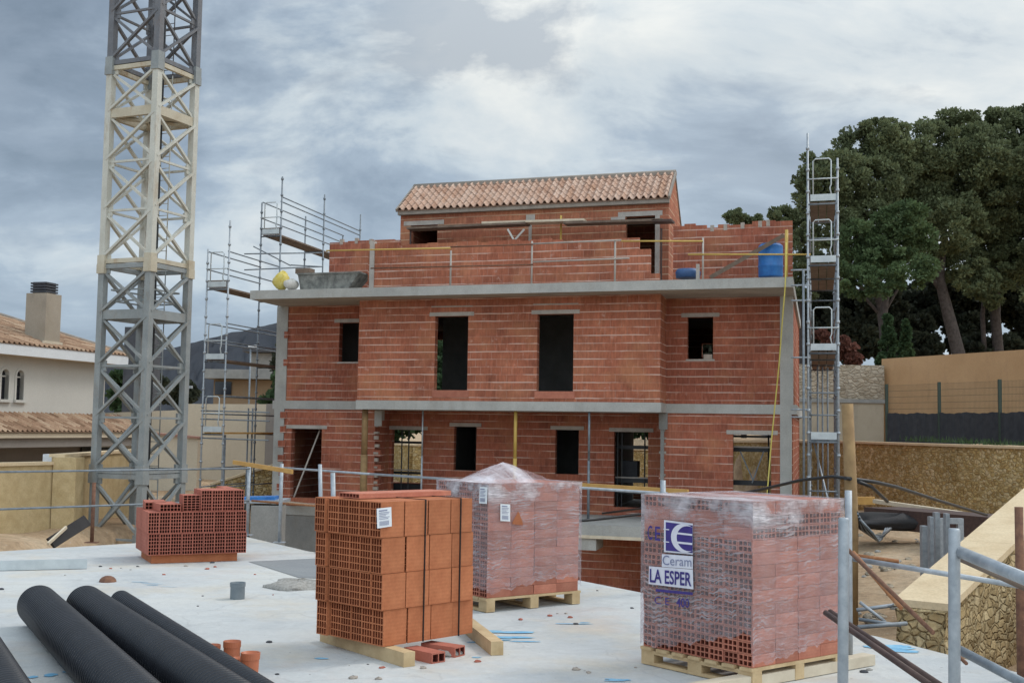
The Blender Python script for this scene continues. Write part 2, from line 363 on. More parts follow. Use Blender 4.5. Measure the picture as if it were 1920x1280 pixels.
def mat_film():
    g = G('stretch_film'); uv = g.tc('UV'); o = g.tc('Object')
    wv = g.noise(5, 6, g.map(uv, (1.3, 11, 1)), .65, .5)
    wr = g.ramp(wv, (.50, 0), (.575, 1))  # wrinkle highlights painted in as whiter, more opaque streaks
    big = g.ramp(g.noise(3.0, 4, g.map(uv, (1, 1, 1), (3, 1, 0)), .6), (.42, 0), (.68, 1))
    top = g.n('SeparateXYZ', Vector=uv).outputs['Y']
    band = g.ramp(top, (.80, 0), (.90, 1), (.985, 1), (1.0, .9))
    st = g.ramp(g.noise(11, 5, g.map(uv, (.55, 9, 1), (2, 4, 0)), .7, .6), (.57, 0), (.63, 1))
    cover = g.math('ADD', .15, g.math('ADD', g.math('MULTIPLY', g.math('MULTIPLY', g.math('MAXIMUM', wr, st), g.ramp(g.noise(2.2, 3, g.map(uv, (1, 1.5, 1), (8, 8, 0))), (.4, .25), (.62, 1))), .30), g.math('MULTIPLY', big, g.math('ADD', .10, g.math('MULTIPLY', band, .85)))))
    tr = g.n('BsdfTransparent', Color=(.97,.95,.97))
    g.done((.66,.61,.645), .17, spec=.9)
    g.bump(g.math('ADD', wv, g.math('MULTIPLY', g.noise(9, 4, g.map(uv, (.5, 3, 1))), .5)), .8, .03)
    mx = g.n('MixShader', Fac=cover)
    g.nt.links.new(tr.outputs[0], mx.inputs[1]); g.nt.links.new(g.b.outputs[0], mx.inputs[2]); g.nt.links.new(mx.outputs[0], g.out.inputs[0])
    return g.m
M_film = mat_film()
def mat_mesh():
    g = G('welded_wire_mesh'); uv = g.tc('UV')
    bk = g.n('TexBrick', Vector=uv, Scale=1.0, _offset=0.0); g.set(bk, 'Mortar Size', .0045); g.set(bk, 'Brick Width', .06); g.set(bk, 'Row Height', .2); g.set(bk, 'Mortar Smooth', 0.0)
    tr = g.n('BsdfTransparent'); g.done((.03,.05,.035), .5)
    mx = g.n('MixShader', Fac=bk.outputs['Fac'])
    g.nt.links.new(tr.outputs[0], mx.inputs[1]); g.nt.links.new(g.b.outputs[0], mx.inputs[2]); g.nt.links.new(mx.outputs[0], g.out.inputs[0])
    return g.m
M_mesh = mat_mesh()

# ------------------------------------------------------------------ sky and sun
SKY_OFF = (6.0, 44.0, 0)
SUN_EL, SUN_AZ = math.radians(48), math.radians(62)      # azimuth clockwise from north (+Y)
def make_world():
    w = bpy.data.worlds.new('World'); sc.world = w; w.use_nodes = True; nt = w.node_tree
    g = G.__new__(G); g.nt = nt; g._tc = None; g.b = None
    bg = nt.nodes['Background']
    sky = g.n('TexSky', _sky_type='NISHITA', _sun_disc=False, _sun_elevation=SUN_EL, _sun_rotation=SUN_AZ, _dust_density=2.0, _ozone_density=2.0)
    d = g.tc('Generated'); sx = g.n('SeparateXYZ', Vector=d)
    z = g.math('MAXIMUM', sx.outputs['Z'], 0.0)
    den = g.math('ADD', z, .40)
    p = g.n('CombineXYZ', X=g.math('DIVIDE', sx.outputs['X'], den), Y=g.math('DIVIDE', sx.outputs['Y'], den))
    pv = p.outputs[0]
    warp = g.n('TexNoise', Scale=1.1, Detail=3.0); g.set(warp, 'Vector', pv)
    pv2 = g.n('VectorMath', _operation='MULTIPLY_ADD', i0=warp.outputs['Color'], i1=(.55,.40,0), i2=pv).outputs[0]
    n1 = g.noise(1.05, 8, g.map(pv2, (1.5, 1.5, 1), SKY_OFF), .50)
    n2 = g.noise(3.1, 8, g.map(pv2, (1.3, 1.7, 1), (5.2, 7.7, 0)), .60)
    t = g.math('ADD', g.math('MULTIPLY', n1, .68), g.math('MULTIPLY', n2, .32))
    # brighter towards the veiled sun, up and to the right
    sd = V((.40, .86, .40)).normalized()
    dt = g.n('VectorMath', _operation='DOT_PRODUCT', i0=d, i1=sd).outputs['Value']
    glow = g.ramp(dt, (.90, 0), (.97, .45), (1.0, 1))
    t2 = g.math('ADD', g.math('ADD', t, g.math('MULTIPLY', sx.outputs['X'], .075)), g.math('MULTIPLY', glow, .03))
    c = g.ramp(t2, (.40, (.18,.235,.30)), (.455, (.25,.315,.395)), (.50, (.37,.45,.535)), (.54, (.58,.65,.69)), (.62, (.82,.84,.81)))
    n3 = g.noise(2.6, 8, g.map(pv2, (1.25, 1.7, 1), (3.1, 12.6, 0)), .58)
    c = g.mix(g.math('MULTIPLY', g.ramp(n3, (.50, 0), (.60, 1)), .62), c, (.29,.355,.435))
    c = g.mix(g.math('MULTIPLY', glow, .18), c, (.98,.96,.88))
    # pale blue band low down
    low = g.ramp(z, (0.0, 1), (.13, .5), (.30, 0))
    c = g.mix(g.math('MULTIPLY', low, .55), c, (.46,.58,.71))
    skyc = g.mix(.10, c, g.mix(1, sky.outputs[0], (.10,.10,.10), 'MULTIPLY'))
    zen = g.ramp(z, (.30, 1.0), (.65, 1.5))        # an overcast sky is brightest overhead
    skyc = g.mix(1, skyc, zen, 'MULTIPLY')
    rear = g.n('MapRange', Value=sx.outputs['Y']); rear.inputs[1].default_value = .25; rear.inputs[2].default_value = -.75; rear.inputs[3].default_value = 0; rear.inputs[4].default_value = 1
    skyc = g.mix(rear.outputs[0], skyc, g.mix(1, skyc, (2.5,2.4,2.25), 'MULTIPLY'))   # sky boost added behind the viewer to brighten the facade
    skyc = g.mix(1, skyc, (10,10,10), 'MULTIPLY')
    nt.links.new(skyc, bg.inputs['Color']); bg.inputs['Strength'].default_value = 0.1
make_world()
sun = bpy.data.lights.new('sun', 'SUN'); so = bpy.data.objects.new('sun', sun); COL.objects.link(so)
sun.energy = 1.3; sun.angle = math.radians(16); sun.color = (1, .95, .88)
LD = V((math.sin(SUN_AZ)*math.cos(SUN_EL), math.cos(SUN_AZ)*math.cos(SUN_EL), math.sin(SUN_EL)))
so.rotation_euler = LD.to_track_quat('Z', 'Y').to_euler(); so.location = (20, -10, 30)
sc.view_settings.view_transform = 'Standard'; sc.view_settings.look = 'None'
sc.view_settings.exposure = 0.12; sc.view_settings.gamma = 1

# ================================================================== TERRAIN
DVA = math.radians(14.5); DV = V((math.sin(DVA), math.cos(DVA), 0))          # "depth" direction of the plots
PSI = math.radians(18.8); UU = V((math.cos(PSI), -math.sin(PSI), 0)); HO = V((-6.82, 34.5, 0))
def H(u, w, z): return HO + UU*u + DV*w + V((0, 0, z))                        # house frame: along facade, depth, height
def hpx(px, py, w=0.0):                                                       # pixel -> (u, z) on the facade plane at depth w
    d = ray(px, py); b = HO + DV*w
    # EYE + t d = b + u UU
    a11, a12, a21, a22 = d.x, -UU.x, d.y, -UU.y; r1, r2 = b.x-EYE.x, b.y-EYE.y
    det = a11*a22-a12*a21; t = (r1*a22-a12*r2)/det; u = (a11*r2-r1*a21)/det
    return u, EYE.z+t*d.z
def sstep(x, a, b): t = np.clip((x-a)/(b-a), 0, 1); return t*t*(3-2*t)
WALL_R = [(18.2, 17.0), (13.3, 30.8), (10.9, 38.0), (8.6, 47.0), (-4.0, 50.0), (-8.0, 58.0)]   # foot of the right / rear retaining wall
def side(X, Y, A, B):                      # signed distance, + on the right of A->B
    ax, ay = A; bx, by = B; L = math.hypot(bx-ax, by-ay)
    return ((X-ax)*(by-ay)-(Y-ay)*(bx-ax))/L
def hgt(X, Y):
    z = np.full_like(X, -.78)
    pit = sstep(side(X, Y, (-11.0, 17), (-5.8, 42)), 0, 1.5)*sstep(-side(X, Y, (3.6, 12), (8.2, 30)), 0, 1.6)*sstep(Y, 8, 9)*(1-sstep(Y, 41, 44))
    z = z - 2.7*pit
    up = np.maximum(np.maximum(sstep(side(X, Y, WALL_R[0], WALL_R[1]), .25, .45)*sstep(-Y, -31.5, -31), sstep(side(X, Y, WALL_R[1], WALL_R[2]), .25, .45)*sstep(Y, 30.5, 31)),
                    sstep(side(X, Y, WALL_R[2], WALL_R[3]), .25, .45)*sstep(Y, 37, 38))
    up = np.maximum(up, sstep(Y, 52, 54))
    z = np.where(X > 5, lerp(z, 1.22, up), z)
    left = sstep(-side(X, Y, (-11.9, 20), (-5.2, 46)), 0, 2)
    z = lerp(z, -.6, left*0.9)
    z = z + .10*np.sin(X*.9+Y*.5)*np.sin(Y*.7-X*.4) + .05*np.sin(X*2.3+1)*np.sin(Y*2.1)
    return z
def make_terrain():
    xs = np.concatenate([[-4000,-1500,-500,-200,-100], np.arange(-60, -14, 2), np.arange(-14, 24, .4), np.arange(24, 70, 2), [100,200,500,1500,4000]])
    ys = np.concatenate([[-400,-100,-30], np.arange(-10, 8, 2), np.arange(8, 56, .4), np.arange(56, 130, 3), [160,250,500,1500,5000]])
    X, Y = np.meshgrid(xs, ys); Z = hgt(X, Y)
    far = np.clip((np.hypot(X, Y)-120)/100, 0, 1); Z = lerp(Z, -.6, far)
    nx, ny = len(xs), len(ys); b = MB(); b.v = list(map(tuple, np.stack([X, Y, Z], -1).reshape(-1, 3)))
    for j in range(ny-1):
        for i in range(nx-1):
            k = j*nx+i; b.f.append((k, k+1, k+nx+1, k+nx)); b.uv.extend([(0,0)]*4); b.mi.append(0); b.sm.append(True)
    tag(b.build('ground', M_earth), kind='structure')
make_terrain()
def gz(x, y): return float(hgt(np.array([[x]]), np.array([[y]]))[0,0])

def make_hill():
    prof = [(-400,730),(-100,712),(60,700),(180,684),(240,670),(288,657),(345,647),(430,625),(525,604),(620,588),(760,582),(900,590),(1050,615),(1200,650),(1350,690),(1500,730),(1700,760)]
    D = 900; xs = np.linspace(-400, 1700, 240); py = np.interp(xs, [p[0] for p in prof], [p[1] for p in prof])
    rg = np.random.default_rng(3); py = py + np.convolve(rg.normal(0, 1.6, 240), np.ones(3)/3, 'same')
    b = MB(); N = 240; R_ = 14
    for j in range(R_):
        t = j/(R_-1)
        for i in range(N):
            p = at(xs[i], py[i], D); hz = p.z
            y = D-420*(1-t)**1.0; z = -2+(hz+2)*t**1.15 + (0 if j in (0, R_-1) else rg.normal(0, 1.6))
            b.v.append((p.x*y/D, y, z))
    for i in range(N): p = b.v[(R_-1)*N+i]; b.v.append((p[0]*1.5, p[1]+500, -5))
    for j in range(R_):
        for i in range(N-1):
            k = j*N+i; b.f.append((k, k+1, k+N+1, k+N)); b.uv.extend([(0,0)]*4); b.mi.append(0); b.sm.append(True)
    tag(b.build('hill', M_hill), kind='structure')
make_hill()

# ================================================================== DECK (roof slab of the lower building)
DECK = [(-16, 8.6), (-6.3, 14.7), (-3.77, 17.2), (-2.53, 15.3), (.67, 12.96), (1.31, 11.96), (2.93, 9.6), (3.5, 8.17), (4.6, 4.5), (5.2, -6), (-16, -6)]
def prism(b, poly, z0, z1, mi=0):
    n = len(poly); ccw = sum((poly[i][0]*poly[(i+1)%n][1]-poly[(i+1)%n][0]*poly[i][1]) for i in range(n)) > 0
    if not ccw: poly = poly[::-1]
    b.face([(x, y, z1) for x, y in poly], [(x, y) for x, y in poly], mi)
    b.face([(x, y, z0) for x, y in poly[::-1]], [(x, y) for x, y in poly[::-1]], mi)
    for i in range(n):
        a, c = poly[i], poly[(i+1) % n]
        b.face([(*a, z0), (*c, z0), (*c, z1), (*a, z1)], None, mi)
    return b
tag(prism(MB(), DECK, -.32, 0).build('roof_deck', M_deck), kind='structure')
shr = [(x*.97-.1, y*.97-.25) for x, y in DECK]
o = prism(MB(), shr, -3.9, -.325).build('garage_wall', M_conc_dk); tag(o, 'grey concrete wall carrying the white roof deck', 'wall')
# marks sprayed on the deck, screed patch
def blob(b, cx, cy, rx, ry, z, rot=0, n=14, jag=.25, rg=random):
    pts = []
    for i in range(n):
        t = 2*math.pi*i/n; k = 1+rg.uniform(-jag, jag); x = rx*k*math.cos(t); y = ry*k*math.sin(t)
        pts.append((cx+x*math.cos(rot)-y*math.sin(rot), cy+x*math.sin(rot)+y*math.cos(rot), z))
    b.face(pts, [(p[0], p[1]) for p in pts])
def deckmark(px, py, w, d, n=1, rot=0.0, spread=0, name='spray_mark'):
    b = MB(); p = onz(px, py, .004)
    for k in range(n):
        blob(b, p.x+random.uniform(-1, 1)*spread, p.y+random.uniform(-1, 1)*spread*1.2, w*random.uniform(.6, 1), d*random.uniform(.6, 1), .004+.0006*k, rot+random.uniform(-.2, .2))
    return b
b = MB()
for (px, py, w, d, n, sp) in [(20,1272,.10,.02,2,.06),(62,1268,.04,.05,1,0),(95,1264,.05,.05,1,0),(125,1258,.05,.03,1,0),(603,1233,.06,.025,1,0),(935,1188,.20,.05,4,.12),(905,1200,.08,.03,3,.1),(960,1200,.12,.03,3,.12),
        (893,1231,.05,.02,1,0),(1672,1213,.22,.10,3,.10),(1700,1215,.15,.07,2,.1),(1160,1276,.10,.03,2,.05),(1080,1170,.14,.02,2,.05),(300,1100,.10,.012,2,.15),(270,1093,.12,.012,2,.1),(1340,1162,.05,.02,1,0),(1095,1166,.06,.02,1,0)]:
    m = deckmark(px, py, w, d, n, 0, sp)
    off = len(b.v); b.v += m.v; b.f += [tuple(i+off for i in f) for f in m.f]; b.uv += m.uv; b.mi += m.mi; b.sm += m.sm
tag(b.build('paint_marks', M_bluepaint), kind='structure')
b = MB(); pts = [onz(*p, .004) for p in ((466,1052),(590,1046),(640,1085),(560,1082))]
b.face(pts[::-1] if (pts[1]-pts[0]).cross(pts[2]-pts[0]).z < 0 else pts); tag(b.build('screed_patch', M_wetpatch), kind='structure')

# ================================================================== BRICK HOUSE
house = thing('brick_house', 'unfinished three-storey red brick house with grey concrete floor bands', 'house', H(7, 3, -3.4))
Hf = lambda x, y, z: H(x, y, z)
def rng(b, a0, a1, opens, z0, z1, fn, th):
    """wall in the plane fn(a, depth, z), depth 0..th, with rectangular openings (a0,a1,z0,z1)"""
    A = sorted({a0, a1, *[min(max(o[i], a0), a1) for o in opens for i in (0, 1)]}); Z = sorted({z0, z1, *[min(max(o[i], z0), z1) for o in opens for i in (2, 3)]})
    solid = lambda i, j: 0 <= i < len(A)-1 and 0 <= j < len(Z)-1 and not any(o[0]-1e-6 <= A[i] and A[i+1] <= o[1]+1e-6 and o[2]-1e-6 <= Z[j] and Z[j+1] <= o[3]+1e-6 for o in opens)
    for i in range(len(A)-1):
        for j in range(len(Z)-1):
            if not solid(i, j): continue
            sk = ''.join(k for k, di, dj in (('l',-1,0),('r',1,0),('d',0,-1),('t',0,1)) if solid(i+di, j+dj))
            b.box(A[i], A[i+1], 0, th, Z[j], Z[j+1], fn, 0, sk)
    return b
def orect(x0, x1, y0, y1, w):
    ua, za = hpx(x0, y1, w); ub, zb = hpx(x1, y0, w); uc, _ = hpx(x0, y0, w); ud, _ = hpx(x1, y1, w)
    return ((ua+uc)/2, (ub+ud)/2, za, zb)
Z0, Z1a, Z1b, Z2a, Z2b = -.70, 2.05, 2.29, 5.01, 5.25
uR = hpx(1487, 700)[0]; WB = -1.15; WE = -1.95; WBK = 9.0; WC = 1.15
ub0 = hpx(672, 660, WB)[0]; ub1 = hpx(1238, 660, WB)[0]
uc0 = hpx(702, 860)[0]; uc1 = hpx(1243, 860)[0]
W = lambda w: (lambda a, d, z: H(a, w+d, z))
lint = []
def opens(rects, w, over=.16, h=.105, dz=.0, skip=()):
    out = []
    for k, r in enumerate(rects):
        o = orect(*r, w); out.append(o)
        if k not in skip: lint.append((o[0]-over, o[1]+over, o[3]+.002, o[3]+h, w))
    return out
# first floor wings and bay
o1 = opens([(636,700,604,678), (1289,1337,594,673)], 0)
rng(MB(), .33, ub0+.2, o1[:1], Z1b, Z2a, W(0), .24).build('wing_wall', M_brick_low, house)
rng(MB(), ub1-.2, uR-.30, o1[1:], Z1b, Z2a, W(0), .24).build('wing_wall', M_brick_low, house)
o2 = opens([(815,877,592,731), (1007,1075,588,733)], WB)
b = rng(MB(), ub0, ub1, o2, Z1b, Z2a, W(WB), .24)
for (u0, u1) in ((ub0, ub0+.24), (ub1-.24, ub1)):
    b.box(u0, u1, WB+.24, .02, Z1b, Z2a, Hf, 0, 'fbtd')
b.build('bay_wall', M_brick, house)
# ground floor
o3 = opens([(545,602,804,932)], 0); o4 = opens([(1374,1446,815,925)], 0)
rng(MB(), .33, uc0, o3, Z0, Z1a, W(0), .24).build('ground_floor_wall', M_brick_low, house)
rng(MB(), uc1, uR-.26, o4, Z0, Z1a, W(0), .24).build('ground_floor_wall', M_brick_low, house)
o5 = opens([(734,792,806,925), (851,893,800,881), (1041,1085,806,888), (1151,1215,810,950)], WC, .14)
b = rng(MB(), uc0-.1, uc1+.1, o5, Z0, Z1a, W(WC), .2)
b.box(uc0-.24, uc0, .24, WC, Z0, Z1a, Hf, 0, 'td'); b.box(uc1, uc1+.24, .24, WC, Z0, Z1a, Hf, 0, 'td'); b.build('recessed_wall', M_brick_low, house)
# rear and side walls, a partition
o6 = [orect(700,800,806,930,WBK), orect(1140,1222,806,935,WBK), orect(1366,1452,812,922,WBK), orect(812,834,636,731,WBK), orect(1316,1336,644,670,WBK)]
o6 = [(a, c, max(d, Z0+.3) if e < Z1a+.2 else max(d, Z1b+.2), min(e, Z1a-.12) if e < Z1a+.2 else e) for a, c, d, e in o6]
bk = rng(MB(), 0, uR, [o for o in o6 if o[3] < Z1a], Z0, Z1a, W(WBK), .24)
rng(bk, 0, uR, [o for o in o6 if o[3] > Z1a], Z1b, Z2a, W(WBK), .24); bk.build('rear_wall', M_brick_low, house)
b = MB()
for z0, z1 in ((Z0, Z1a), (Z1b, Z2a)):
    for ua in (.02, uR-.24): MB().box(ua, ua+.22, .35, WBK-.002, z0, z1, Hf, 0, 'td').build('side_wall', M_brick_low, house)
def inner(*a): MB().box(*a, Hf).build('partition_wall', M_conc_dk, house)  # dark grey instead of brick: room shade put into the colour
inner(ub0+.6, ub1-.8, 4.5, 4.7, Z1b, Z2a); inner(.4, 3.0, 3.0, 3.2, Z1b, Z2a); inner(.5, 2.4, 3.2, 3.4, Z0, Z1a)
for k in range(3): inner(o5[k][1]+.25, o5[k][1]+.37, WC+.3, WBK-.3, Z0, Z1a)
inner(o5[0][1]+.38, o5[2][1]+.24, 5.2, 5.4, Z0, Z1a)
# floor slabs
us0 = hpx(469, 552, WE)[0]; us1 = hpx(1487, 527, WE)[0]
b = MB(); b.box(us0, us1, WE, WBK+.6, Z2a, Z2b, Hf); b.build('floor_slab', M_conc, house)
b = MB(); b.box(-.06, uR+.09, -.03, WBK+.3, Z1a, Z1b, Hf); b.box(ub0-.03, ub1+.03, WB-.03, -.031, Z1a, Z1b-.0, Hf, 0, 'b'); b.build('floor_slab', M_conc, house)
b = MB(); b.box(-.06, uR+.06, -.03, WBK+.3, Z0-.25, Z0, Hf)
ut0 = hpx(1062, 985, -2.2)[0]; b.box(ut0, uR+.05, -2.25, -.031, Z0-.25, Z0-.004, Hf, 0, 'b'); b.build('floor_slab', M_conc, house)
b = MB(); b.box(ut0-.05, ut0+.75, -2.2, -1.2, Z0-.62, Z0-.252, Hf, 0, 't'); b.build('slab_haunch', M_conc, house)
b = MB(); b.box(ut0, uR, -2.26, -2.20, Z0-.33, Z0-.252, Hf); b.build('edge_board', M_wood_pale, house)
# basement
b = MB(); b.box(1.9, uR, -.0, .24, -3.9, Z0-.25, Hf, 0, 't'); b.build('basement_wall', M_brick_low, house)
b = MB(); b.box(.0, 1.85, -.0, .24, -3.9, Z0-.25, Hf, 0, 't'); b.box(0, .24, .24, WBK, -3.9, Z0-.25, Hf, 0, 't'); b.build('basement_wall', M_conc_dk, house)
# corner columns, standing a little proud of the brick
for (u0, u1) in ((0, .36), (uR-.32, uR)):
    b = MB(); b.box(u0, u1, -.028, .34, Z1b, Z2a, Hf, 0, 'td'); b.build('column', M_conc, house)
    b = MB(); b.box(u0, u1-.04, -.026, .34, Z0, Z1a, Hf, 0, 'td'); b.build('column', M_conc, house)
b = MB(); b.box(uc1-.10, uc1+.12, -.10, .3, Z1a-.42, Z1a-.01, Hf); b.box(uc1-.06, uc1+.03, -.06, .3, Z0, Z1a-.42, Hf, 0, 't'); b.build('column', M_conc_dk, house)
b = MB(); b.box(uc0-.02, uc0+.2, -.02, .2, Z1a-.45, Z1a-.01, Hf); b.build('column', M_conc, house)
# toothed brick ends left open for the columns, mortar clots
rg = random.Random(4)
def hbox(name, mat, *a): return MB().box(*a, Hf).build(name, mat, house)
for k in range(13):
    z = Z0+.02+k*.205
    if k % 2: hbox('projecting_brick', M_brick_low, uc0+.0, uc0+.16+rg.uniform(-.05, .06), .02, .26, z, z+.18)
    if k % 2 == 0: hbox('projecting_brick', M_brick_low, .20+rg.uniform(-.05, .02), .40, -.045, .1, z, z+.185)
    if k % 2: hbox('projecting_brick', M_brick_low, uc1-.05-rg.uniform(0, .07), uc1+.03, -.012, .2, z, z+.17)
for k in (5, 9): hbox('projecting_brick', M_brick_low, .26, .40, -.045, .1, Z1b+k*.2, Z1b+k*.2+.19)
for k in range(12):
    z = Z0+.1+k*.2+rg.uniform(-.03, .03)
    for u, w in ((uc0+.06, -.0), (uc1+.02, -.015)):
        s_ = rg.uniform(.05, .13); hbox('mortar_clot', M_mortar, u-s_/2+rg.uniform(-.06, .0), u+s_/2, w-.012, w+.1, z, z+rg.uniform(.04, .1))
for (a, c, z0, z1, w) in lint:
    b = MB(); b.box(a, c, w-.022, w+.2, z0, z1, Hf); b.build('lintel', M_lintel, house)
for o in o2:
    b = MB(); b.box(o[0]-.05, o[1]+.05, WB-.018, WB-.0, o[2]-.19, o[2]-.004, Hf, 0, 'b'); b.build('sill_course', M_clay_pink, house)
    b = MB(); b.box(o[0]-.12, o[1]+.12, WB-.016, WB-.0, o[3]+.24, o[3]+.27, Hf, 0, 'b'); b.build('mortar_line', M_lintel, house)
for o in (*o1,):
    b = MB(); b.box(o[0]-.04, o[1]+.04, -.018, .1, o[2]-.05, o[2]-.004, Hf); b.build('window_sill', M_lintel, house)
o = o1[1]; b = MB(); b.box(o[1]-.24, o[1]-.02, -.02, .1, o[2]+.0, o[2]+.12, Hf); b.build('mortar_heap', M_mortar, house)

# parapet on the roof slab, stepped and ragged at its right end
def parapet(name, px0, px1, tops, w, th=.12, mat=M_brick, step=.29):
    """tops: list of (px, py) along the top edge"""
    u0 = hpx(px0, 500, w)[0]; u1 = hpx(px1, 500, w)[0]; T = [hpx(px, py, w) for px, py in tops]
    b = MB(); rg = random.Random(px0); u = u0; pz = None
    while u < u1-.01:
        e = min(u+step, u1); m = (u+e)/2
        z = float(np.interp(m, [t[0] for t in T], [t[1] for t in T])); z = Z2b+.2*round((z-Z2b)/.2*4)/4
        b.box(u, e, 0, th, Z2b-.004, z+rg.choice((0, 0, .0, -.025, .02)), W(w)); u = e
    return b.build(name, mat, house)
parapet('parapet_wall', 690, 1237, [(690,458),(760,457),(1000,450),(1170,447),(1197,445),(1198,465),(1211,466),(1212,486),(1223,488),(1224,505),(1240,530)], WB)
parapet('parapet_wall', 617, 748, [(617,452),(660,451),(675,449),(680,452),(750,448)], .0, mat=M_brick_low)
parapet('parapet_wall', 1262, 1486, [(1262,423),(1300,421),(1340,424),(1370,420),(1420,416),(1450,413),(1486,411)], .0, mat=M_brick_low)
b = MB(); ucol = hpx(697, 500, WB-.05)[0]; b.box(ucol-.07, ucol+.06, WB-.05, WB+.15, Z2b-.004, hpx(697, 452, WB)[1], Hf); b.build('column', M_lintel, house)
for px, py in ((640,449),(668,447),(695,449),(1335,423),(1392,418),(1425,415),(1440,413),(1360,421)):
    u, z = hpx(px, py, 0); hbox('mortar_clot', M_mortar, u-.045, u+.05, -.006, .126, z-.15, z+.012)
# penthouse stair tower with tiled roof
WP = 1.0; up0 = hpx(751, 420, WP)[0]; up1 = hpx(1254, 420, WP)[0]
z_e = hpx(1000, 382, WP-.2)[1]; z_r = hpx(1020, 337, WP+1.25)[1]; DP = 2.7
o7 = [orect(770,820,421,470,WP), orect(1173,1228,404,560,WP)]; o7 = [(a, c, max(d, Z2b+.1), e) for a, c, d, e in o7]
b = rng(MB(), up0, up1, o7, Z2b-.004, z_e+.06, W(WP), .24)
for (u0, u1) in ((up0, up0+.24), (up1-.24, up1)):
    b.box(u0, u1, WP+.24, WP+DP, Z2b, z_e-.05, Hf, 0, 'td')
    for u, flip in ((u0, 0), (u1, 1)):
        pts = [H(u, WP, z_e-.05), H(u, WP+DP, z_e-.05), H(u, WP+1.3, z_r-.03)]; b.face(pts if flip else pts[::-1], [(WP, z_e), (WP+DP, z_e), (WP+1.3, z_r)])
b.box(up0, up1, WP+DP, WP+DP+.2, Z2b, z_e, Hf, 0, 'td')
b.build('penthouse_wall', M_brick_old, house)
def jamb(o, name):
    b = MB(); b.box(o[0]-.22, o[1]+.2, WP-.02, WP+.1, o[3]+.002, o[3]+.13, Hf); b.build('lintel', M_lintel, house)
jamb(o7[0], ''); jamb(o7[1], '')
b = MB(); b.box(o7[1][1]+.002, o7[1][1]+.13, WP-.025, WP+.2, Z2b, o7[1][3], Hf); b.box(o7[1][0]-.42, o7[1][0]-.02, WP-.022, WP+.05, o7[1][3]-.17, o7[1][3], Hf); b.build('door_jamb', M_lintel, house)
b = MB(); u, z = hpx(995, 410, WP); b.box(u-.13, u+.13, WP-.03, WP+.05, z-.12, z+.11, Hf); u2 = u; b.box(u2-.05, u2+.04, WP-.02, WP+.05, Z2b, z-.13, Hf); b.build('concrete_pad', M_lintel, house)
b = MB(); b.box(up0-.04, up1+.02, WP-.16, WP-.001, z_e-.13, z_e-.005, Hf); b.build('eaves_course', M_ridge, house)
def tile_roof(name, fn, u0, u1, slope, zrise, mat, parent, pitch=.2, row=.30, amp=.05, ov=.018):
    """fn(u, s, h): point at u along the eave, s up the slope (0..slope) and h above the roof plane"""
    n = max(1, round((u1-u0)/pitch)); pitch = (u1-u0)/n; m = 8; cols = n*m
    rows = max(1, round(slope/row)); rl = slope/rows; b = MB()
    us = np.linspace(u0, u1, cols+1)
    prof = [amp*(1.25*max(0.0, math.cos(2*math.pi*((k/m) % 1)-math.pi))**.6 if math.cos(2*math.pi*((k/m) % 1)-math.pi) > 0 else -.55*amp*abs(math.cos(2*math.pi*((k/m) % 1)-math.pi))/amp) for k in range(cols+1)]
    rg = random.Random(5); jit = {}
    for r in range(rows):
        for k in range(cols):
            t = k//m; j = jit.setdefault((r, t), (rg.uniform(-.006, .006), rg.uniform(-.012, .012)))
            pa, pb = prof[k], prof[k+1]; s0 = r*rl+(j[1] if r else 0); s1 = (r+1)*rl+.03
            h0, h1 = ov+.012+j[0], 0.0+j[0]
            b.face([fn(us[k], s0, pa+h0), fn(us[k+1], s0, pb+h0), fn(us[k+1], s1, pb+h1), fn(us[k], s1, pa+h1)], [(us[k], r*rl+.01), (us[k+1], r*rl+.01), (us[k+1], r*rl+rl-.01), (us[k], r*rl+rl-.01)], 0, False)
            b.face([fn(us[k], s0, pa+h0-.022), fn(us[k+1], s0, pb+h0-.022), fn(us[k+1], s0, pb+h0), fn(us[k], s0, pa+h0)], [(us[k], r*rl+.01)]*4)
    b.face([fn(u0, 0, -.03), fn(u0, slope, -.03), fn(u1, slope, -.03), fn(u1, 0, -.03)], [(0,0)]*4)
    return b.build(name, mat, parent)
ur0, ur1 = up0-.06, up1+.03; wr = WP+1.3; we = WP-.2; sl = math.hypot(wr-we, z_r-z_e)
def rf(u, s, h): t = s/sl; return H(u, lerp(we, wr, t)-h*.4, lerp(z_e, z_r, t)+h*.9)
roof = tile_roof('roof', rf, ur0, ur1, sl, 0, M_tile, house)
z_b = z_e-.30; wb = WP+DP+.2
def rb(u, s, h): t = s/sl; return H(u, lerp(wb, wr, t)+h*.4, lerp(z_b, z_r, t)+h*.9)
b = MB(); b.face([rb(ur1, 0, 0), rb(ur0, 0, 0), rb(ur0, sl, 0), rb(ur1, sl, 0)]); b.face([rb(ur0, 0, -.06), rb(ur1, 0, -.06), rb(ur1, sl, -.06), rb(ur0, sl, -.06)])
b.face([rb(ur1, 0, -.06), rb(ur1, 0, 0), rb(ur1, sl, 0), rb(ur1, sl, -.06)]); b.build('rear_roof_slope', M_ridge, house)
b = MB(); b.tube([H(ur0, wr, z_r+.005), H(ur1, wr, z_r+.005)], .085, 10)
b.box(ur0, ur1, wr-.09, wr+.1, z_r-.06, z_r+.03, Hf); b.build('ridge', M_ridge, roof)
for uv_ in (ur0, ur1): MB().bar(rf(uv_, -.02, .0), rf(uv_, sl, .0), .05, .095).build('verge', M_ridge, roof)

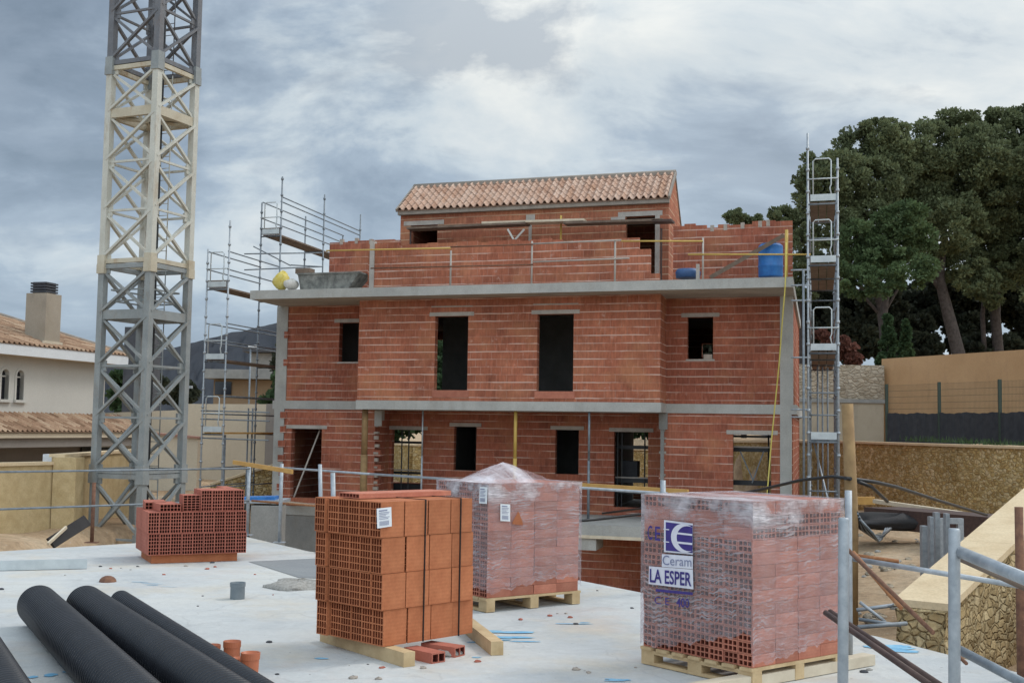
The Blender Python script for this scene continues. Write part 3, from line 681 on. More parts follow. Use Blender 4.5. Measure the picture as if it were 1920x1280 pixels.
# ================================================================== things on and around the house
Fr = lambda px, py, w: H(*hpx(px, py, w)[:1], w, hpx(px, py, w)[1])
t = thing('guard_rail', 'thin grey posts and rusty yellow rails guarding the top slab edge of the brick house', 'guard rail', H(7, WE+.1, Z2b))
WG = WE+.10
for px, top in ((845,470),(997,452),(1153,452),(1318,446)):
    u = hpx(px, 500, WG)[0]; MB().tube([H(u, WG, Z2b), H(u, WG, hpx(px, top, WG)[1])], .024, 6).build('post', M_lintel, t)
for (a, c, m) in (((612,470),(845,465),M_yellow),((845,463),(1000,458),M_rust),((1000,457),(1165,450),M_lintel),((1165,452),(1318,452),M_yellow),((695,503),(1000,496),M_rust),((1000,491),(1180,484),M_lintel),((1290,477),(1520,477),M_yellow)):
    MB().tube([Fr(*a, WG-.03), Fr(*c, WG-.03)], .021, 6).build('rail', m, t)
t = thing('trestle_platform', 'old boards on white V-shaped trestles along the penthouse wall', 'scaffold', H(7, WP-.5, Z2b))
for (a, c, m) in (((768,430),(990,420),M_wood_old),((908,420),(1098,414),M_wood_pale),((1060,420),(1245,414),M_wood_old),((1225,416),(1262,415),M_darkrust)):
    A, B = Fr(*a, WP-.5), Fr(*c, WP-.5); MB().bar(A, B, .45, .06).build('board', m, t)
for x0, x1 in ((952,963),(983,966)):
    MB().bar(Fr(x0, 430, WP-.75), Fr(x1, 449, WP-.75), .05, .07, (0,1,0)).build('trestle_leg', M_white, t)
for px in (770, 1240): MB().bar(Fr(px, 428, WP-.5), H(hpx(px, 428, WP-.5)[0], WP-.5, Z2b), .05, .05).build('trestle_leg', M_darkrust, t)
u = hpx(1052, 430, WP-.3)[0]; b = MB(); b.tube([H(u, WP-.3, Z2b), Fr(1052, 404, WP-.3)], .028, 8); b.box(u-.07, u+.07, WP-.37, WP-.23, Z2b, Z2b+.015, Hf)
tag(b.build('steel_prop', M_yellow), 'yellow steel prop standing behind the parapet near the trestle boards', 'prop')
t = thing('mortar_tub', 'shallow grey mortar-caked tub on the left end of the top slab', 'tub', Fr(600, 541, WE+.45))
b = MB(); A = hpx(556, 541, WE+.3); C_ = hpx(672, 541, WE+.3); zt = hpx(600, 512, WE+.3)[1]
x0, x1, y0, y1 = A[0], C_[0], WE+.35, WE+1.25
tr = lambda x, y, z: H(x, y, z)
bt = [(x0+.06, y0+.08), (x1-.40, y0+.08), (x1-.40, y1-.1), (x0+.06, y1-.1)]; tp = [(x0, y0), (x1, y0), (x1, y1), (x0, y1)]
for i in range(4):
    a, c, d, e = bt[i], bt[(i+1)%4], tp[(i+1)%4], tp[i]
    b.face([H(*a, Z2b+.0), H(*c, Z2b+.0), H(*d, zt), H(*e, zt)]); b.face([H(*e, zt), H(*d, zt), H(*[lerp(c[k], d[k], .1) for k in (0,1)], Z2b+.05), H(*[lerp(a[k], e[k], .1) for k in (0,1)], Z2b+.05)])
b.face([H(*p, Z2b+.05) for p in bt]); b.build('basin', M_tub, t)
b = MB()
for i in range(4): b.bar(H(*tp[i], zt), H(*tp[(i+1)%4], zt), .05, .04)
b.build('rim', M_tub, t)
A = Fr(572, 509, WE+.5); b = MB(); b.bar(A-UU*.22, A+UU*.22, .3, .14)
tag(b.build('timber_block', M_wood_old), 'dark timber block resting on the rim of the mortar tub', 'timber')
def lump(name, c, rx, ry, rz, mat, seed=1, n=16, m=9, rough=.22, parent=None):
    rg = np.random.default_rng(seed); b = MB(); ph = rg.uniform(0, 6.28, 8)
    for j in range(m+1):
        th = math.pi*j/m
        for i in range(n):
            a = 2*math.pi*i/n; k = 1+rough*(math.sin(3*a+ph[0])*math.sin(2*th+ph[1])*.6+math.sin(5*a+ph[2]+th*2)*.4+rg.normal(0, .12))
            b.v.append((c[0]+rx*k*math.sin(th)*math.cos(a), c[1]+ry*k*math.sin(th)*math.sin(a), c[2]+rz*(k if j < m*.6 else 1)*math.cos(th)))
    for j in range(m):
        for i in range(n):
            i2 = (i+1) % n; b.f.append((j*n+i, (j+1)*n+i, (j+1)*n+i2, j*n+i2)); b.uv.extend([(0,0)]*4); b.mi.append(0); b.sm.append(True)
    return b.build(name, mat, parent)
A = Fr(528, 541, WE+.45); tag(lump('cement_sack', A+V((0,0,.20)), .22, .2, .25, M_yellowsack, 3), 'crumpled yellow sack on the left corner of the top slab', 'sack')
A = Fr(546, 541, WE+.35); tag(lump('cement_sack', A+V((0,0,.11)), .20, .2, .15, M_whitesack, 5), 'slumped whitish sack between the yellow sack and the mortar tub', 'sack')
A = Fr(1290, 520, WE+.9); b = MB(); b.tube([A+V((0,0,-.02)), A+V((0,0,.12)), A+V((0,0,.20))], [.30,.32,.27], 18)
tag(b.build('water_tub', M_blue_dk), 'low dark blue tub on the top slab beside the penthouse corner', 'tub')
t = thing('blue_drum', 'tall bright blue plastic drum at the right end of the top slab', 'drum', Fr(1445, 519, WE+1.2))
A = Fr(1445, 520, WE+1.2); hh = Fr(1445, 459, WE+1.2).z-A.z; rr = .30
b = MB(); b.tube([A+V((0,0,hh*k)) for k in (0,.02,.04,.30,.33,.36,.64,.67,.70,.93,.97,1)], [rr*k for k in (.92,.98,1,1,1.05,1,1,1.05,1,1,.97,.86)], 24); b.build('drum_body', M_blue, t)
b = MB(); b.tube([A+V((0,0,hh*1.0)), A+V((0,0,hh*1.03))], [rr*.8, rr*.8], 20); b.build('drum_lid', M_blue_dk, t)
b = MB(); b.bar(Fr(1332, 520, WE+.8), Fr(1470, 441, WE+.8), .10, .07, (0,1,0)); tag(b.build('diagonal_brace', M_wood_old), 'slanted grey plank leaning across the right parapet above the blue drum', 'plank')
b = MB(); A = Fr(1474, 519, WE+.3); b.tube([A, Fr(1475, 431, WE+.3)], .04, 8); tag(b.build('yellow_post', M_yellow), 'yellow post at the right corner of the top slab', 'post')
b = MB(); b.box(hpx(1308,519,WE+.5)[0]-.04, hpx(1308,519,WE+.5)[0]+.04, WE+.5, WE+.58, Z2b, Fr(1306, 495, WE+.5).z, Hf); tag(b.build('short_stake', M_lintel), 'short pale stake beside the low blue tub', 'stake')
# yellow hose hanging down the right side of the front
b = MB(); pts = []
for px, py, w in ((1474,455,WE+.1),(1473.5,505,WE-.06),(1472,540,WE-.07),(1467,600,WE+.3),(1461,680,WE+.8),(1453,760,WE+1.2),(1446,830,WE+1.4),(1440,905,WE+1.3),(1438,930,WE+1.2)): pts.append(Fr(px, py, w))
b.tube(pts, .016, 6); tag(b.build('hanging_hose', M_yellowhose), 'thin yellow hose hanging from the top slab down the right wing', 'hose')
# props under the bay
def prop(name, px, y0, y1, w, r, mat, label, cat, plate=True):
    u, zt = hpx(px, y0, w); zb = Z0; b = MB(); b.tube([H(u, w, zb), H(u, w, lerp(zb, zt, .55))], r*1.15, 8); b.tube([H(u, w, lerp(zb, zt, .55)), H(u, w, zt)], r, 8)
    if plate: b.box(u-.07, u+.07, w-.07, w+.07, zb-.003, zb+.012, Hf); b.box(u-.07, u+.07, w-.07, w+.07, zt-.014, zt-.004, Hf)
    return tag(b.build(name, mat), label, cat)
prop('timber_post', 685, 766.5, 930, WB+.3, .085, M_wood_br, 'thick brown timber post under the left end of the bay', 'post', False)
prop('steel_prop', 967, 769, 870, WB+.25, .045, M_yellow, 'yellow steel prop under the middle of the bay', 'prop')
prop('steel_prop', 1105, 771, 970, WB+.1, .03, M_galv_dk, 'dark grey steel prop right of the middle under the bay', 'prop')
prop('steel_prop', 793, 768, 900, WB+.4, .022, M_galv, 'thin grey steel prop beside the tall barred ground-floor window', 'prop')
b = MB(); b.bar(H(*hpx(600, 806, .3)[:1], .3, hpx(600, 806, .3)[1]), H(*hpx(547, 928, .15)[:1], .15, Z0+.05), .06, .04); tag(b.build('leaning_pole', M_lintel), 'pale pole leaning diagonally inside the left doorway', 'pole')
b = MB(); b.bar(H(.55, -.12, Z0+.1), H(2.1, -.5, Z0+.03), .16, .06); tag(b.build('loose_plank', M_wood_pale), 'pale plank lying across the left doorway sill', 'plank')
# work frames standing just inside the tall openings
BL = ['black steel rack just inside the left tall ground-floor opening', 'black steel rack and dark tank inside the tall opening right of the bay middle', 'black steel rack with slanted braces inside the far right opening']
BG_ = [([753,766],[(829,5),(886,5),(913,14)],[]), ([1158,1166,1209],[(838,7),(900,9),(923,5)],[]), ([1441],[(818,4),(843,7),(905,9)],[((1388,846),(1412,900)),((1432,846),(1410,905))])]
for k, o in enumerate((o5[0], o5[3], o4[0])):
    w = (WC if k < 2 else 0)+.55; t = thing('window_rack', BL[k], 'rack', H((o[0]+o[1])/2, w, Z0), 0, 'frames inside the tall openings')
    vs_, hs_, ds_ = BG_[k]; xm = (734, 1151, 1374)[k], (792, 1215, 1446)[k]
    for px in vs_: u = hpx(px, 860, w)[0]; MB().bar(H(u, w, Z0), H(u, w, Z1a-.2), .035, .035).build('upright', M_black, t)
    for py, th in hs_:
        zc = hpx((xm[0]+xm[1])/2, py, w)[1]; MB().bar(H(hpx(xm[0]-14, py, w)[0], w+.03, zc), H(hpx(xm[1]+14, py, w)[0], w+.03, zc), .04, th*.0142).build('crossbar', M_black, t)
    for a, c in ds_: MB().bar(Fr(*a, w), Fr(*c, w), .025, .03).build('diagonal_bar', M_galv_dk, t)
    zc = hpx(xm[0], hs_[1][0]-6, w)[1]; MB().bar(H(hpx(xm[0]-14, 850, w)[0], w-.02, zc), H(hpx(xm[1]+14, 850, w)[0], w-.02, zc), .03, .04).build('crossbar', M_lintel, t)
    if k == 1:
        A = hpx(1168, 893, w+.5); C_ = hpx(1196, 864, w+.5); MB().box(A[0], C_[0], w+.4, w+.9, A[1], C_[1], Hf).build('dark_tank', M_tar, t)
    # the room floor edge shows dark below the frame
# ================================================================== SCAFFOLDS
def scaffold(root, base, width, frames, decks, n_deck_boards=3):
    """frames: (t, z_bottom, top_left, top_right); decks: (z, t0, t1, material); all posts, ledgers and boards are parts"""
    S = lambda t, s, z: base + DV*t + UU*s + V((0, 0, z))
    for (t, zb, tl, tr_) in frames:
        for s_, top in ((0, tl), (width, tr_)):
            b = MB(); b.tube([S(t, s_, zb+.02), S(t, s_, top)], .0245, 8); b.tube([S(t, s_, zb), S(t, s_, zb+.02)], .08, 8)
            zz = zb+.5
            while zz < top-.05:
                b.tube([S(t, s_, zz-.03), S(t, s_, zz+.03)], .042, 8); zz += .5
            b.build('upright', M_galv if t < 1 else M_galv_dk, root)
        for z, t0, t1, m in decks:
            if z < min(tl, tr_): MB().tube([S(t, 0, z-.06), S(t, width, z-.06)], .022, 6).build('transom', M_galv_dk, root)
    for z, t0, t1, m in decks:
        bw = (width-.08)/n_deck_boards
        for k in range(n_deck_boards):
            b = MB(); b.box(t0+.05, t1-.02, .04+k*bw+.008, .04+(k+1)*bw-.008, z-.045, z, lambda x, y, zz: S(x, y, zz)); b.build('deck_board', m, root)
        ft = [f for f in frames if t0-.01 <= f[0] <= t1+.01]
        for s_ in (0, width):
            for dz in (.5, 1.0):
                tops = [min(f[2] if s_ == 0 else f[3], 99) for f in ft]
                if min(tops) > z+dz-.05: MB().tube([S(t0, s_+.03*(1 if s_ == 0 else -1), z+dz), S(t1, s_+.03*(1 if s_ == 0 else -1), z+dz)], .019, 6).build('ledger', M_galv_dk, root)
    return S
def end_guard(root, S, t, z, width, h=.98, toe=True):
    a, c = .12, width-.14; r = .05
    pts = [S(t-.03, a, z+.08), S(t-.03, a, z+h-r), S(t-.03, a+r, z+h), S(t-.03, c-r, z+h), S(t-.03, c, z+h-r), S(t-.03, c, z+.38), S(t-.03, c-.03, z+.30), S(t-.03, c+.02, z+.08)]
    MB().tube(pts, .017, 6).build('end_guard', M_galv_lt, root)
    MB().tube([S(t-.03, -.02, z+.52), S(t-.03, width+.02, z+.52)], .017, 6).build('guard_bar', M_galv_lt, root)
    if toe: MB().box(0, .02, .06, width-.04, z+.01, z+.16, lambda x, y, zz: S(t+x-.05, y, zz)).build('toe_board', M_galv_lt, root)
baseL = V((-8.51, 33.0, 0)); wL = .68
scl = thing('scaffold_tower', 'grey tube scaffold standing along the left side of the brick house', 'scaffold', (-8.2, 33, -3.4))
G0 = -3.45
SL = scaffold(scl, baseL, wL, [(0, G0, 6.44, 7.22), (3.2, G0, 8.35, 9.12), (6.4, G0, 8.5, 9.2), (9.6, G0, 8.35, 9.1)],
    [(5.36, 0, 3.2, M_wood_old), (7.36, 3.2, 6.4, M_wood_old), (7.36, 6.4, 9.6, M_wood_old), (3.36, 0, 3.2, M_wood_old), (1.36, 0, 3.2, M_wood_or), (-.64, 0, 3.2, M_wood_old), (1.36, 3.2, 6.4, M_wood_old), (3.36, 3.2, 6.4, M_wood_old)])
end_guard(scl, SL, 0, 5.36, wL); end_guard(scl, SL, 3.2, 7.36, wL); end_guard(scl, SL, 0, 3.36, wL); end_guard(scl, SL, 0, 1.36, wL)
MB().box(0, .02, .02, wL-.04, 7.36, 7.56, lambda x, y, z: SL(3.2+x, y, z)).build('toe_board', M_wood_old, scl)
MB().box(0, .02, .02, wL-.04, 5.36, 5.56, lambda x, y, z: SL(0+x, y, z)).build('toe_board', M_wood_old, scl)
for z in (1.95, 1.72, 1.2): MB().tube([SL(0, -.05, z), SL(.0, 2.1, z-.03)], .022, 6).build('cross_tube', M_galv_dk, scl)
for a, c in (((458,476),(604,474)), ((475,462),(545,498)), ((458,506),(600,500)), ((545,497),(606,500))):
    MB().tube([at(*a, 36.6), at(*c, 36.6)], .02, 6).build('cross_tube', M_galv_dk, scl)
MB().tube([SL(3.2, wL+.0, 9.0-.5), SL(9.6, wL, 9.0-.5)], .019, 6).build('ledger', M_galv_dk, scl)
for px in (474, 466): MB().tube([at(px, 765, 35.2), V((at(px, 765, 35.2).x, 35.2, G0))], .024, 6).build('upright', M_galv_dk, scl)
MB().tube([at(421, 815, 33.2), V((at(421, 815, 33.2).x, 33.2, G0))], .045, 8).build('upright', M_galv_dk, scl)

baseR = V((6.72, 27.0, 0)); wR = .66
scr = thing('scaffold_tower', 'tall narrow grey scaffold standing along the right side of the brick house', 'scaffold', (7, 27, -.9))
GR = -1.4
SR = scaffold(scr, baseR, wR, [(0, GR, 8.46, 7.84), (2.5, GR, 7.6, 7.5), (5, GR, 7.4, 7.4), (7.5, GR, 6.4, 6.4)],
    [(6.86, 0, 2.5, M_wood_old), (5.45, 0, 2.5, M_wood_old), (5.45, 2.5, 5, M_wood_old), (3.45, 0, 2.5, M_wood_old), (3.45, 2.5, 5, M_wood_old), (1.45, 0, 2.5, M_galv_dk), (3.45, 5, 7.5, M_wood_old)])
for z in (6.86, 5.45, 3.45): end_guard(scr, SR, 0, z, wR)
MB().box(0, .02, .06, wR-.04, 1.46, 1.62, lambda x, y, zz: SR(x-.05, y, zz)).build('toe_board', M_galv_lt, scr)
for z in (2.5, 2.0, .3): MB().tube([SR(0, 0, z), SR(0, wR, z)], .019, 6).build('guard_bar', M_galv_dk, scr)
for s_, z0 in ((.2, 1.5), (.32, -.6), (.45, 1.0)): MB().tube([SR(3+s_*3, s_, GR), SR(3+s_*3, s_, 3.3)], .022, 6).build('upright', M_galv_dk, scr)
MB().tube([SR(0, .5, -.2), SR(2.5, .1, 1.4)], .02, 6).build('diagonal_brace', M_galv, scr)
MB().tube([SR(0, .02, GR), SR(2.5, .02, 1.4)], .02, 6).build('diagonal_brace', M_galv, scr)
MB().tube([SR(-.09, -.10, GR), SR(-.09, -.10, 5.3)], .028, 8).build('upright', M_galv_dk, scr)
for z in (1.95, 2.12, 3.3, 4.95, 4.6, 5.3): MB().tube([SR(0, -.38, z), SR(0, .05, z)], .022, 6).build('wall_tie', M_galv, scr)

# ================================================================== TOWER CRANE
ca = math.radians(23.1); E1 = V((-math.cos(ca), math.sin(ca), 0)); E2 = V((math.sin(ca), math.cos(ca), 0)); LS = 1.327; LW = .155
P0 = V((at(274, 700, 26.5).x, 26.5, 0))
crane = thing('tower_crane', 'lattice crane mast of grey and cream sections rising at the left', 'crane', P0+(E1+E2)*LS/2+V((0,0,-3.5)))
CN = lambda x, y, z: P0+E1*x+E2*y+V((0, 0, z))
corners = [(0,0),(LS,0),(LS,LS),(0,LS)]
zj = [-3.5, .45, 5.18, 9.78, 14.4]
mats = [(M_crane_grey, M_crane_grey), (M_crane_grey, M_crane_grey), (M_crane_white, M_crane_rusty), (M_crane_dark, M_crane_dark)]
for k in range(4):
    z0, z1 = zj[k], zj[k+1]; m, m2 = mats[k]
    b = MB()
    for (x, y) in corners: b.box(x-LW/2, x+LW/2, y-LW/2, y+LW/2, z0, z1, CN)
    sec = b.build('mast_section', m, crane)
    H_ = z1-z0; lv = [z0+.08, z0+H_*.265, z0+H_*.51, z0+H_*.755, z1-.10]
    if k == 0: lv = [z0+.1, z0+1.2, z0+2.5, z1-.12]
    for i in range(4):
        (xa, ya), (xb, yb) = corners[i], corners[(i+1) % 4]; b = MB(); nrm = V((ya-yb, xb-xa, 0))
        wn = (E1*(yb-ya)-E2*(xb-xa)).normalized()
        for j in range(len(lv)-1):
            A, B = CN(xa, ya, lv[j]+.06), CN(xb, yb, lv[j+1]-.06); C_, D_ = CN(xb, yb, lv[j]+.06), CN(xa, ya, lv[j+1]-.06)
            b.bar(A, B, .055, .075, wn); b.bar(C_+wn*.05, D_+wn*.05, .055, .075, wn)
        for j in range(1, len(lv)-2 if k else len(lv)-1): b.bar(CN(xa, ya, lv[j]), CN(xb, yb, lv[j]), .05, .05)
        for j in range(len(lv)):
            for (xx, yy) in ((xa, ya), (xb, yb)):
                c0_ = CN(xx, yy, lv[j]); dd_ = (CN(xb, yb, 0)-CN(xa, ya, 0)).normalized()*(1 if (xx, yy) == (xa, ya) else -1)
                b.bar(c0_+dd_*(LW*.45), c0_+dd_*(LW*.45+.13), .03, .24, wn if False else (0,0,1))
        b.build('cross_bracing', m, sec)
        b = MB()
        for z, w_, h_ in ((z0+.06, .09, .10), (z1-.06, .09, .10), (lv[-2], .10, .21))[:3 if k else 2]:
            MB().bar(CN(xa, ya, z), CN(xb, yb, z), w_, h_).build('tie_beam', m2 if k == 2 else m, sec)
    b = MB()
    if k:
        z = lv[-2]-.08; b.bar(CN(.1, .1, z), CN(LS-.1, LS-.1, z), .14, .05); b.bar(CN(LS-.1, .1, z), CN(.1, LS-.1, z), .14, .05)
        for x in (.35, LS-.35): b.bar(CN(x, .08, z+.06), CN(x, LS-.08, z+.06), .22, .03)
        b.build('diaphragm', m2, sec)
    b = MB()
    for x in (LS*.36, LS*.60): b.tube([CN(x, LS-.22, z0), CN(x, LS-.22, z1)], .014, 6)
    z = z0+.15
    while z < z1: b.tube([CN(LS*.36, LS-.22, z), CN(LS*.60, LS-.22, z)], .010, 5); z += .28
    b.build('ladder', m, sec)
for z, m in ((.45, M_crane_grey), (5.18, M_crane_rusty), (9.78, M_crane_grey)):
    for (x, y) in corners:
        b = MB(); b.box(x-LW/2-.03, x+LW/2+.03, y-LW/2-.03, y+LW/2+.03, z-.22, z-.012, CN); b.box(x-LW/2-.024, x+LW/2+.024, y-LW/2-.024, y+LW/2+.024, z-.012, z+.2, CN)
        b.build('joint_collar', m, crane)
b = MB(); b.tube([CN(LS*.55, LS*.8, z) for z in (-3.4, 2, 6, 9, 14)], .035, 8); b.build('power_cable', M_black, crane)
for z in (4.6, 4.35):
    b = MB()
    for i in range(4): b.bar(CN(*[corners[i][q]*.8+LS*.1 for q in (0,1)], z), CN(*[corners[(i+1)%4][q]*.8+LS*.1 for q in (0,1)], z), .03, .035)
    b.build('platform_rail', M_crane_grey, crane)

# ================================================================== NEIGHBOUR HOUSE (left)
N0 = V((-17.2, 40.1, 0)); NA = V((.282, .959, 0)); NB = V((.959, -.282, 0))
N = lambda a, o, z: N0+NA*a+NB*o+V((0, 0, z))
nb = thing('white_house', 'white rendered house with clay tiled roofs behind the crane mast', 'house', N(0, -4, -.8))
aR = 7.2; zE = 4.22; zR = 5.95; hw = 4.5
b = rng(MB(), -9, 6.6, [(.74,1.12,2.32,3.36),(1.51,1.89,2.32,3.36)], .9, 3.86, lambda a, d, z: N(a, -.55-d, z), .3)
b.box(-9, 6.6, -9, -8.7, -.8, 3.86, lambda a, o, z: N(a, o, z)); b.box(6.3, 6.6, -8.7, -.85, -.8, 3.86, lambda a, o, z: N(a, o, z)); b.build('upper_wall', M_white, nb)
b = MB(); b.box(-9, 6.3, -.9, -.56, -.8, 1.28, N); b.build('lower_wall', M_greyrender, nb)
b = MB(); b.box(-9.2, aR, -.56, .0, 3.83, 3.87, N); b.build('soffit', M_cream, nb)
b = MB(); b.box(-9.2, aR, -.02, .06, 3.83, 4.19, N); b.build('fascia', M_facade_w, nb)
slN = math.hypot(hw, zR-zE)
def nf(u, s, h):
    t = s/slN; amax = aR-t*hw; a = -9.2+(u+9.2)*(amax+9.2)/(aR+9.2); return N(a, .08-t*hw-h*.3, lerp(zE, zR, t)+h*.93)
nroof = tile_roof('roof', nf, -9.2, aR, slN, 0, M_tile_old, nb, .26, .42, .045)
b = MB(); b.tube([nf(aR, 0, .03), nf(aR, slN, .03)], .09, 8); b.build('hip_ridge', M_ridge, nroof)
b = MB(); b.face([N(aR, .08, zE-.02), N(aR, -9, zE-.02), N(aR-hw, -hw+.08, zR-.02)]); b.face([N(-9.2, -9, zE), N(-9.2, -hw, zR), N(aR-hw, -hw+.08, zR-.02), N(aR, -9, zE)]); b.build('rear_roof_slope', M_tile_old, nb)
pc = at(82, 600, 43.1); ca_ = 2.7
b = MB(); c0 = V((pc.x, pc.y, 0)); CH = lambda a, o, z: c0+NA*a+NB*o+V((0, 0, z))
b.box(-.42, .42, -.46, .40, 4.1, 6.18, CH); chim = b.build('chimney', M_greyrender if False else mat_concrete('chimney_render', (.30,.255,.20), (.37,.32,.26), 1.2), nroof)
b = MB()
for k in range(4): b.box(-.33, .33, -.37, .31, 6.22+k*.10, 6.28+k*.10, CH)
b.box(-.27, .27, -.31, .25, 6.18, 6.6, CH); b.build('chimney_cowl', M_tar, chim)
b = MB(); b.box(-.55, .5, .40, .47, 4.36, 4.46, CH); b.build('flashing', M_cream, chim)
for (a0, a1) in ((.74,1.12), (1.51,1.89)):
    b = MB(); cc = (a0+a1)/2
    arch = [(cc+.19*math.cos(t), 3.17+.19*math.sin(t)) for t in [math.pi*i/10 for i in range(11)]]
    poly = [(a0, 2.32), (a1, 2.32)]+[(x, z) for x, z in arch]
    b.face([N(x, -.70, z) for x, z in poly]); pane = b.build('window', M_glass_dk, nb)
    b = MB(); r2 = .27; outer = [(cc+r2*math.cos(t), 3.17+r2*math.sin(t)) for t in [math.pi*i/10 for i in range(11)]]
    O = [(a1+.08, 2.32)]+outer+[(a0-.08, 2.32)]; I = [(a1, 2.32)]+arch+[(a0, 2.32)]
    for i in range(len(O)-1):
        b.face([N(*[O[i][0], -.52], O[i][1]), N(O[i+1][0], -.52, O[i+1][1]), N(I[i+1][0], -.52, I[i+1][1]), N(I[i][0], -.52, I[i][1])][::-1])
        b.face([N(I[i][0], -.52, I[i][1]), N(I[i+1][0], -.52, I[i+1][1]), N(I[i+1][0], -.72, I[i+1][1]), N(I[i][0], -.72, I[i][1])])
        b.face([N(O[i][0], -.52, O[i][1]), N(O[i+1][0], -.52, O[i+1][1]), N(O[i+1][0], -.56, O[i+1][1]), N(O[i][0], -.56, O[i][1])])
    # spandrels close the square opening above the arch
    for sgn, e in ((1, a1), (-1, a0)):
        for i in range(5):
            q = arch[i] if sgn > 0 else arch[10-i]; q2 = arch[i+1] if sgn > 0 else arch[10-i-1]
            b.face([N(e, -.56, q[1]), N(e, -.56, q2[1]), N(q2[0], -.56, q2[1]), N(q[0], -.56, q[1])])
    b.build('frame', M_white, pane)
    b = MB(); b.bar(N(a0, -.68, 3.12), N(a1, -.68, 3.12), .04, .05); b.build('glazing_bar', M_white, pane)
    b = MB(); b.box(a0-.12, a1+.12, -.56, -.44, 2.22, 2.315, N); b.build('sill', M_white, pane)
sl2 = math.hypot(1.5, .62)
def pf(u, s, h): t = s/sl2; return N(u, 1.0-t*1.5-h*.35, lerp(1.24, 1.86, t)+h*.92)
proof = tile_roof('porch_roof', pf, -9, 7.6, sl2, 0, M_tile_old, nb, .24, .38, .04)
b = MB(); b.box(-9, 7.6, .84, .94, 1.02, 1.18, N); b.build('porch_beam', M_cream, nb)
b = MB(); b.box(-9, 7.4, .55, .82, .70, 1.02, N); b.build('porch_lintel', M_greyrender, nb)
b = MB(); b.box(-2.4, .2, -.555, -.52, -.8, .35, N); b.build('garage_door', M_conc_dk, nb)
b = MB(); b.box(5.2, 7.2, -.50, -.45, -.7, .62, N); b.build('dark_opening', M_glass_dk, nb)
b = MB(); b.box(7.1, 7.35, .55, .80, -.8, .72, N); b.build('porch_pillar', M_cream, nb)
b = MB(); p = at(255, 690, 58); b.box(p.x-.62, p.x+.75, 58, 59.5, -.6, at(255, 613, 58).z); b.box(p.x-.5, p.x+.6, 57.97, 58.02, 3.6, 5.6)
tag(b.build('dark_tower_block', M_tar), 'dark slate-grey block rising behind the crane mast and the white house', 'building')

# walls on the left
def wall_run(name, pts, th, mat, label, cat='wall', cop=None, copmat=None, zb=None, over=.05, ch=.07):
    """pts: (x, y, ztop); a wall that follows them, with an optional coping as a part"""
    t = thing(name, label, cat, (pts[0][0], pts[0][1], -1)); b = MB(); c = MB()
    for i in range(len(pts)-1):
        A, B = V((pts[i][0], pts[i][1], 0)), V((pts[i+1][0], pts[i+1][1], 0)); d = (B-A).normalized(); nn = V((-d.y, d.x, 0))
        za, zc = pts[i][2], pts[i+1][2]; lo = (zb if zb is not None else -1.2)
        f = lambda P, o, z: P+nn*o+V((0, 0, z)); L0 = 0; L1 = (B-A).length
        for o, rev in ((-th/2, 0), (th/2, 1)):
            q = [f(A, o, lo), f(B, o, lo), f(B, o, zc), f(A, o, za)]; b.face(q if not rev else q[::-1])
        b.face([f(A, -th/2, za), f(B, -th/2, zc), f(B, th/2, zc), f(A, th/2, za)])
        for P, z, rev in ((A, za, 1), (B, zc, 0)):
            q = [f(P, -th/2, lo), f(P, th/2, lo), f(P, th/2, z), f(P, -th/2, z)]; b.face(q if not rev else q[::-1])
        if cop:
            w = th/2+over
            Aj, Bj = A-d*.02, B+d*.02
            q = [[f(P, o, z+dz) for o in (-w, w) for dz in (.002, ch)] for P, z in ((Aj, za), (Bj, zc))]
            (a0, a1, a2, a3), (b0, b1, b2, b3) = q
            for fc in ([a0,b0,b1,a1],[b2,a2,a3,b3],[a1,b1,b3,a3],[a0,a2,b2,b0],[a0,a1,a3,a2],[b0,b2,b3,b1]): c.face(fc)
    b.build('wall_face', mat, t)
    if cop: c.build('coping', copmat or M_coping, t)
    return t
wall_run('garden_wall', [(-12.9, 20.0, .66), (-10.15, 26.4, .64)], .25, M_stone_y, 'yellow block garden wall with pale coping at the far left edge', cop=True, copmat=M_coping, zb=-2.4)
wall_run('garden_wall', [(-10.05, 26.6, .80), (-9.72, 31.5, .84)], .25, M_stone_y, 'taller yellow block garden wall continuing behind the crane mast', cop=True, copmat=M_coping, zb=-2.6)
b = MB(); p = at(128, 880, 26.5); b.box(p.x-.26, p.x+.24, 26.3, 26.8, -2.4, at(128, 857, 26.5).z); tag(b.build('wall_pillar', M_stone_y), 'square yellow stone pillar joining the two lengths of garden wall', 'pillar')
b = MB(); p = at(95, 858, 27.2); b.box(p.x-.14, p.x+.16, 27.1, 27.4, -.2, at(95, 851, 27.2).z); tag(b.build('meter_box', M_facade_w), 'small pale box standing behind the garden wall pillar', 'box')
z = lambda px, py, Y: at(px, py, Y).z
wall_run('boundary_wall', [(at(195,780,48).x, 48, z(195,774,48)), (at(352,770,48).x, 48, z(352,768,48))], .3, M_cream, 'cream rendered boundary wall behind the crane mast', zb=-1)
wall_run('boundary_wall', [(at(353,757,47).x, 47.0, z(353,757,47)), (at(505,757,47).x, 47.6, z(505,757,47))], .3, M_cream, 'higher cream rendered boundary wall seen through the left scaffold', zb=-1)
b = MB(); p = at(512, 780, 46.8); b.box(p.x-.22, p.x+.5, 46.5, 47.2, -1, at(512,757,46.8).z); tag(b.build('wall_pillar', M_greyrender), 'grey-brown pillar at the right end of the cream boundary wall', 'pillar')
wall_run('terrace_wall', [(at(268,812,40).x, 40, z(268,812,40)), (at(380,825,40).x, 39.6, z(380,822,40))], .25, M_cream, 'low cream wall with a clay-coloured coping behind the crane mast', cop=True, copmat=mat_simple('clay_coping', (.26,.13,.09), (.36,.2,.15), 6, .8), zb=-1, over=.09)
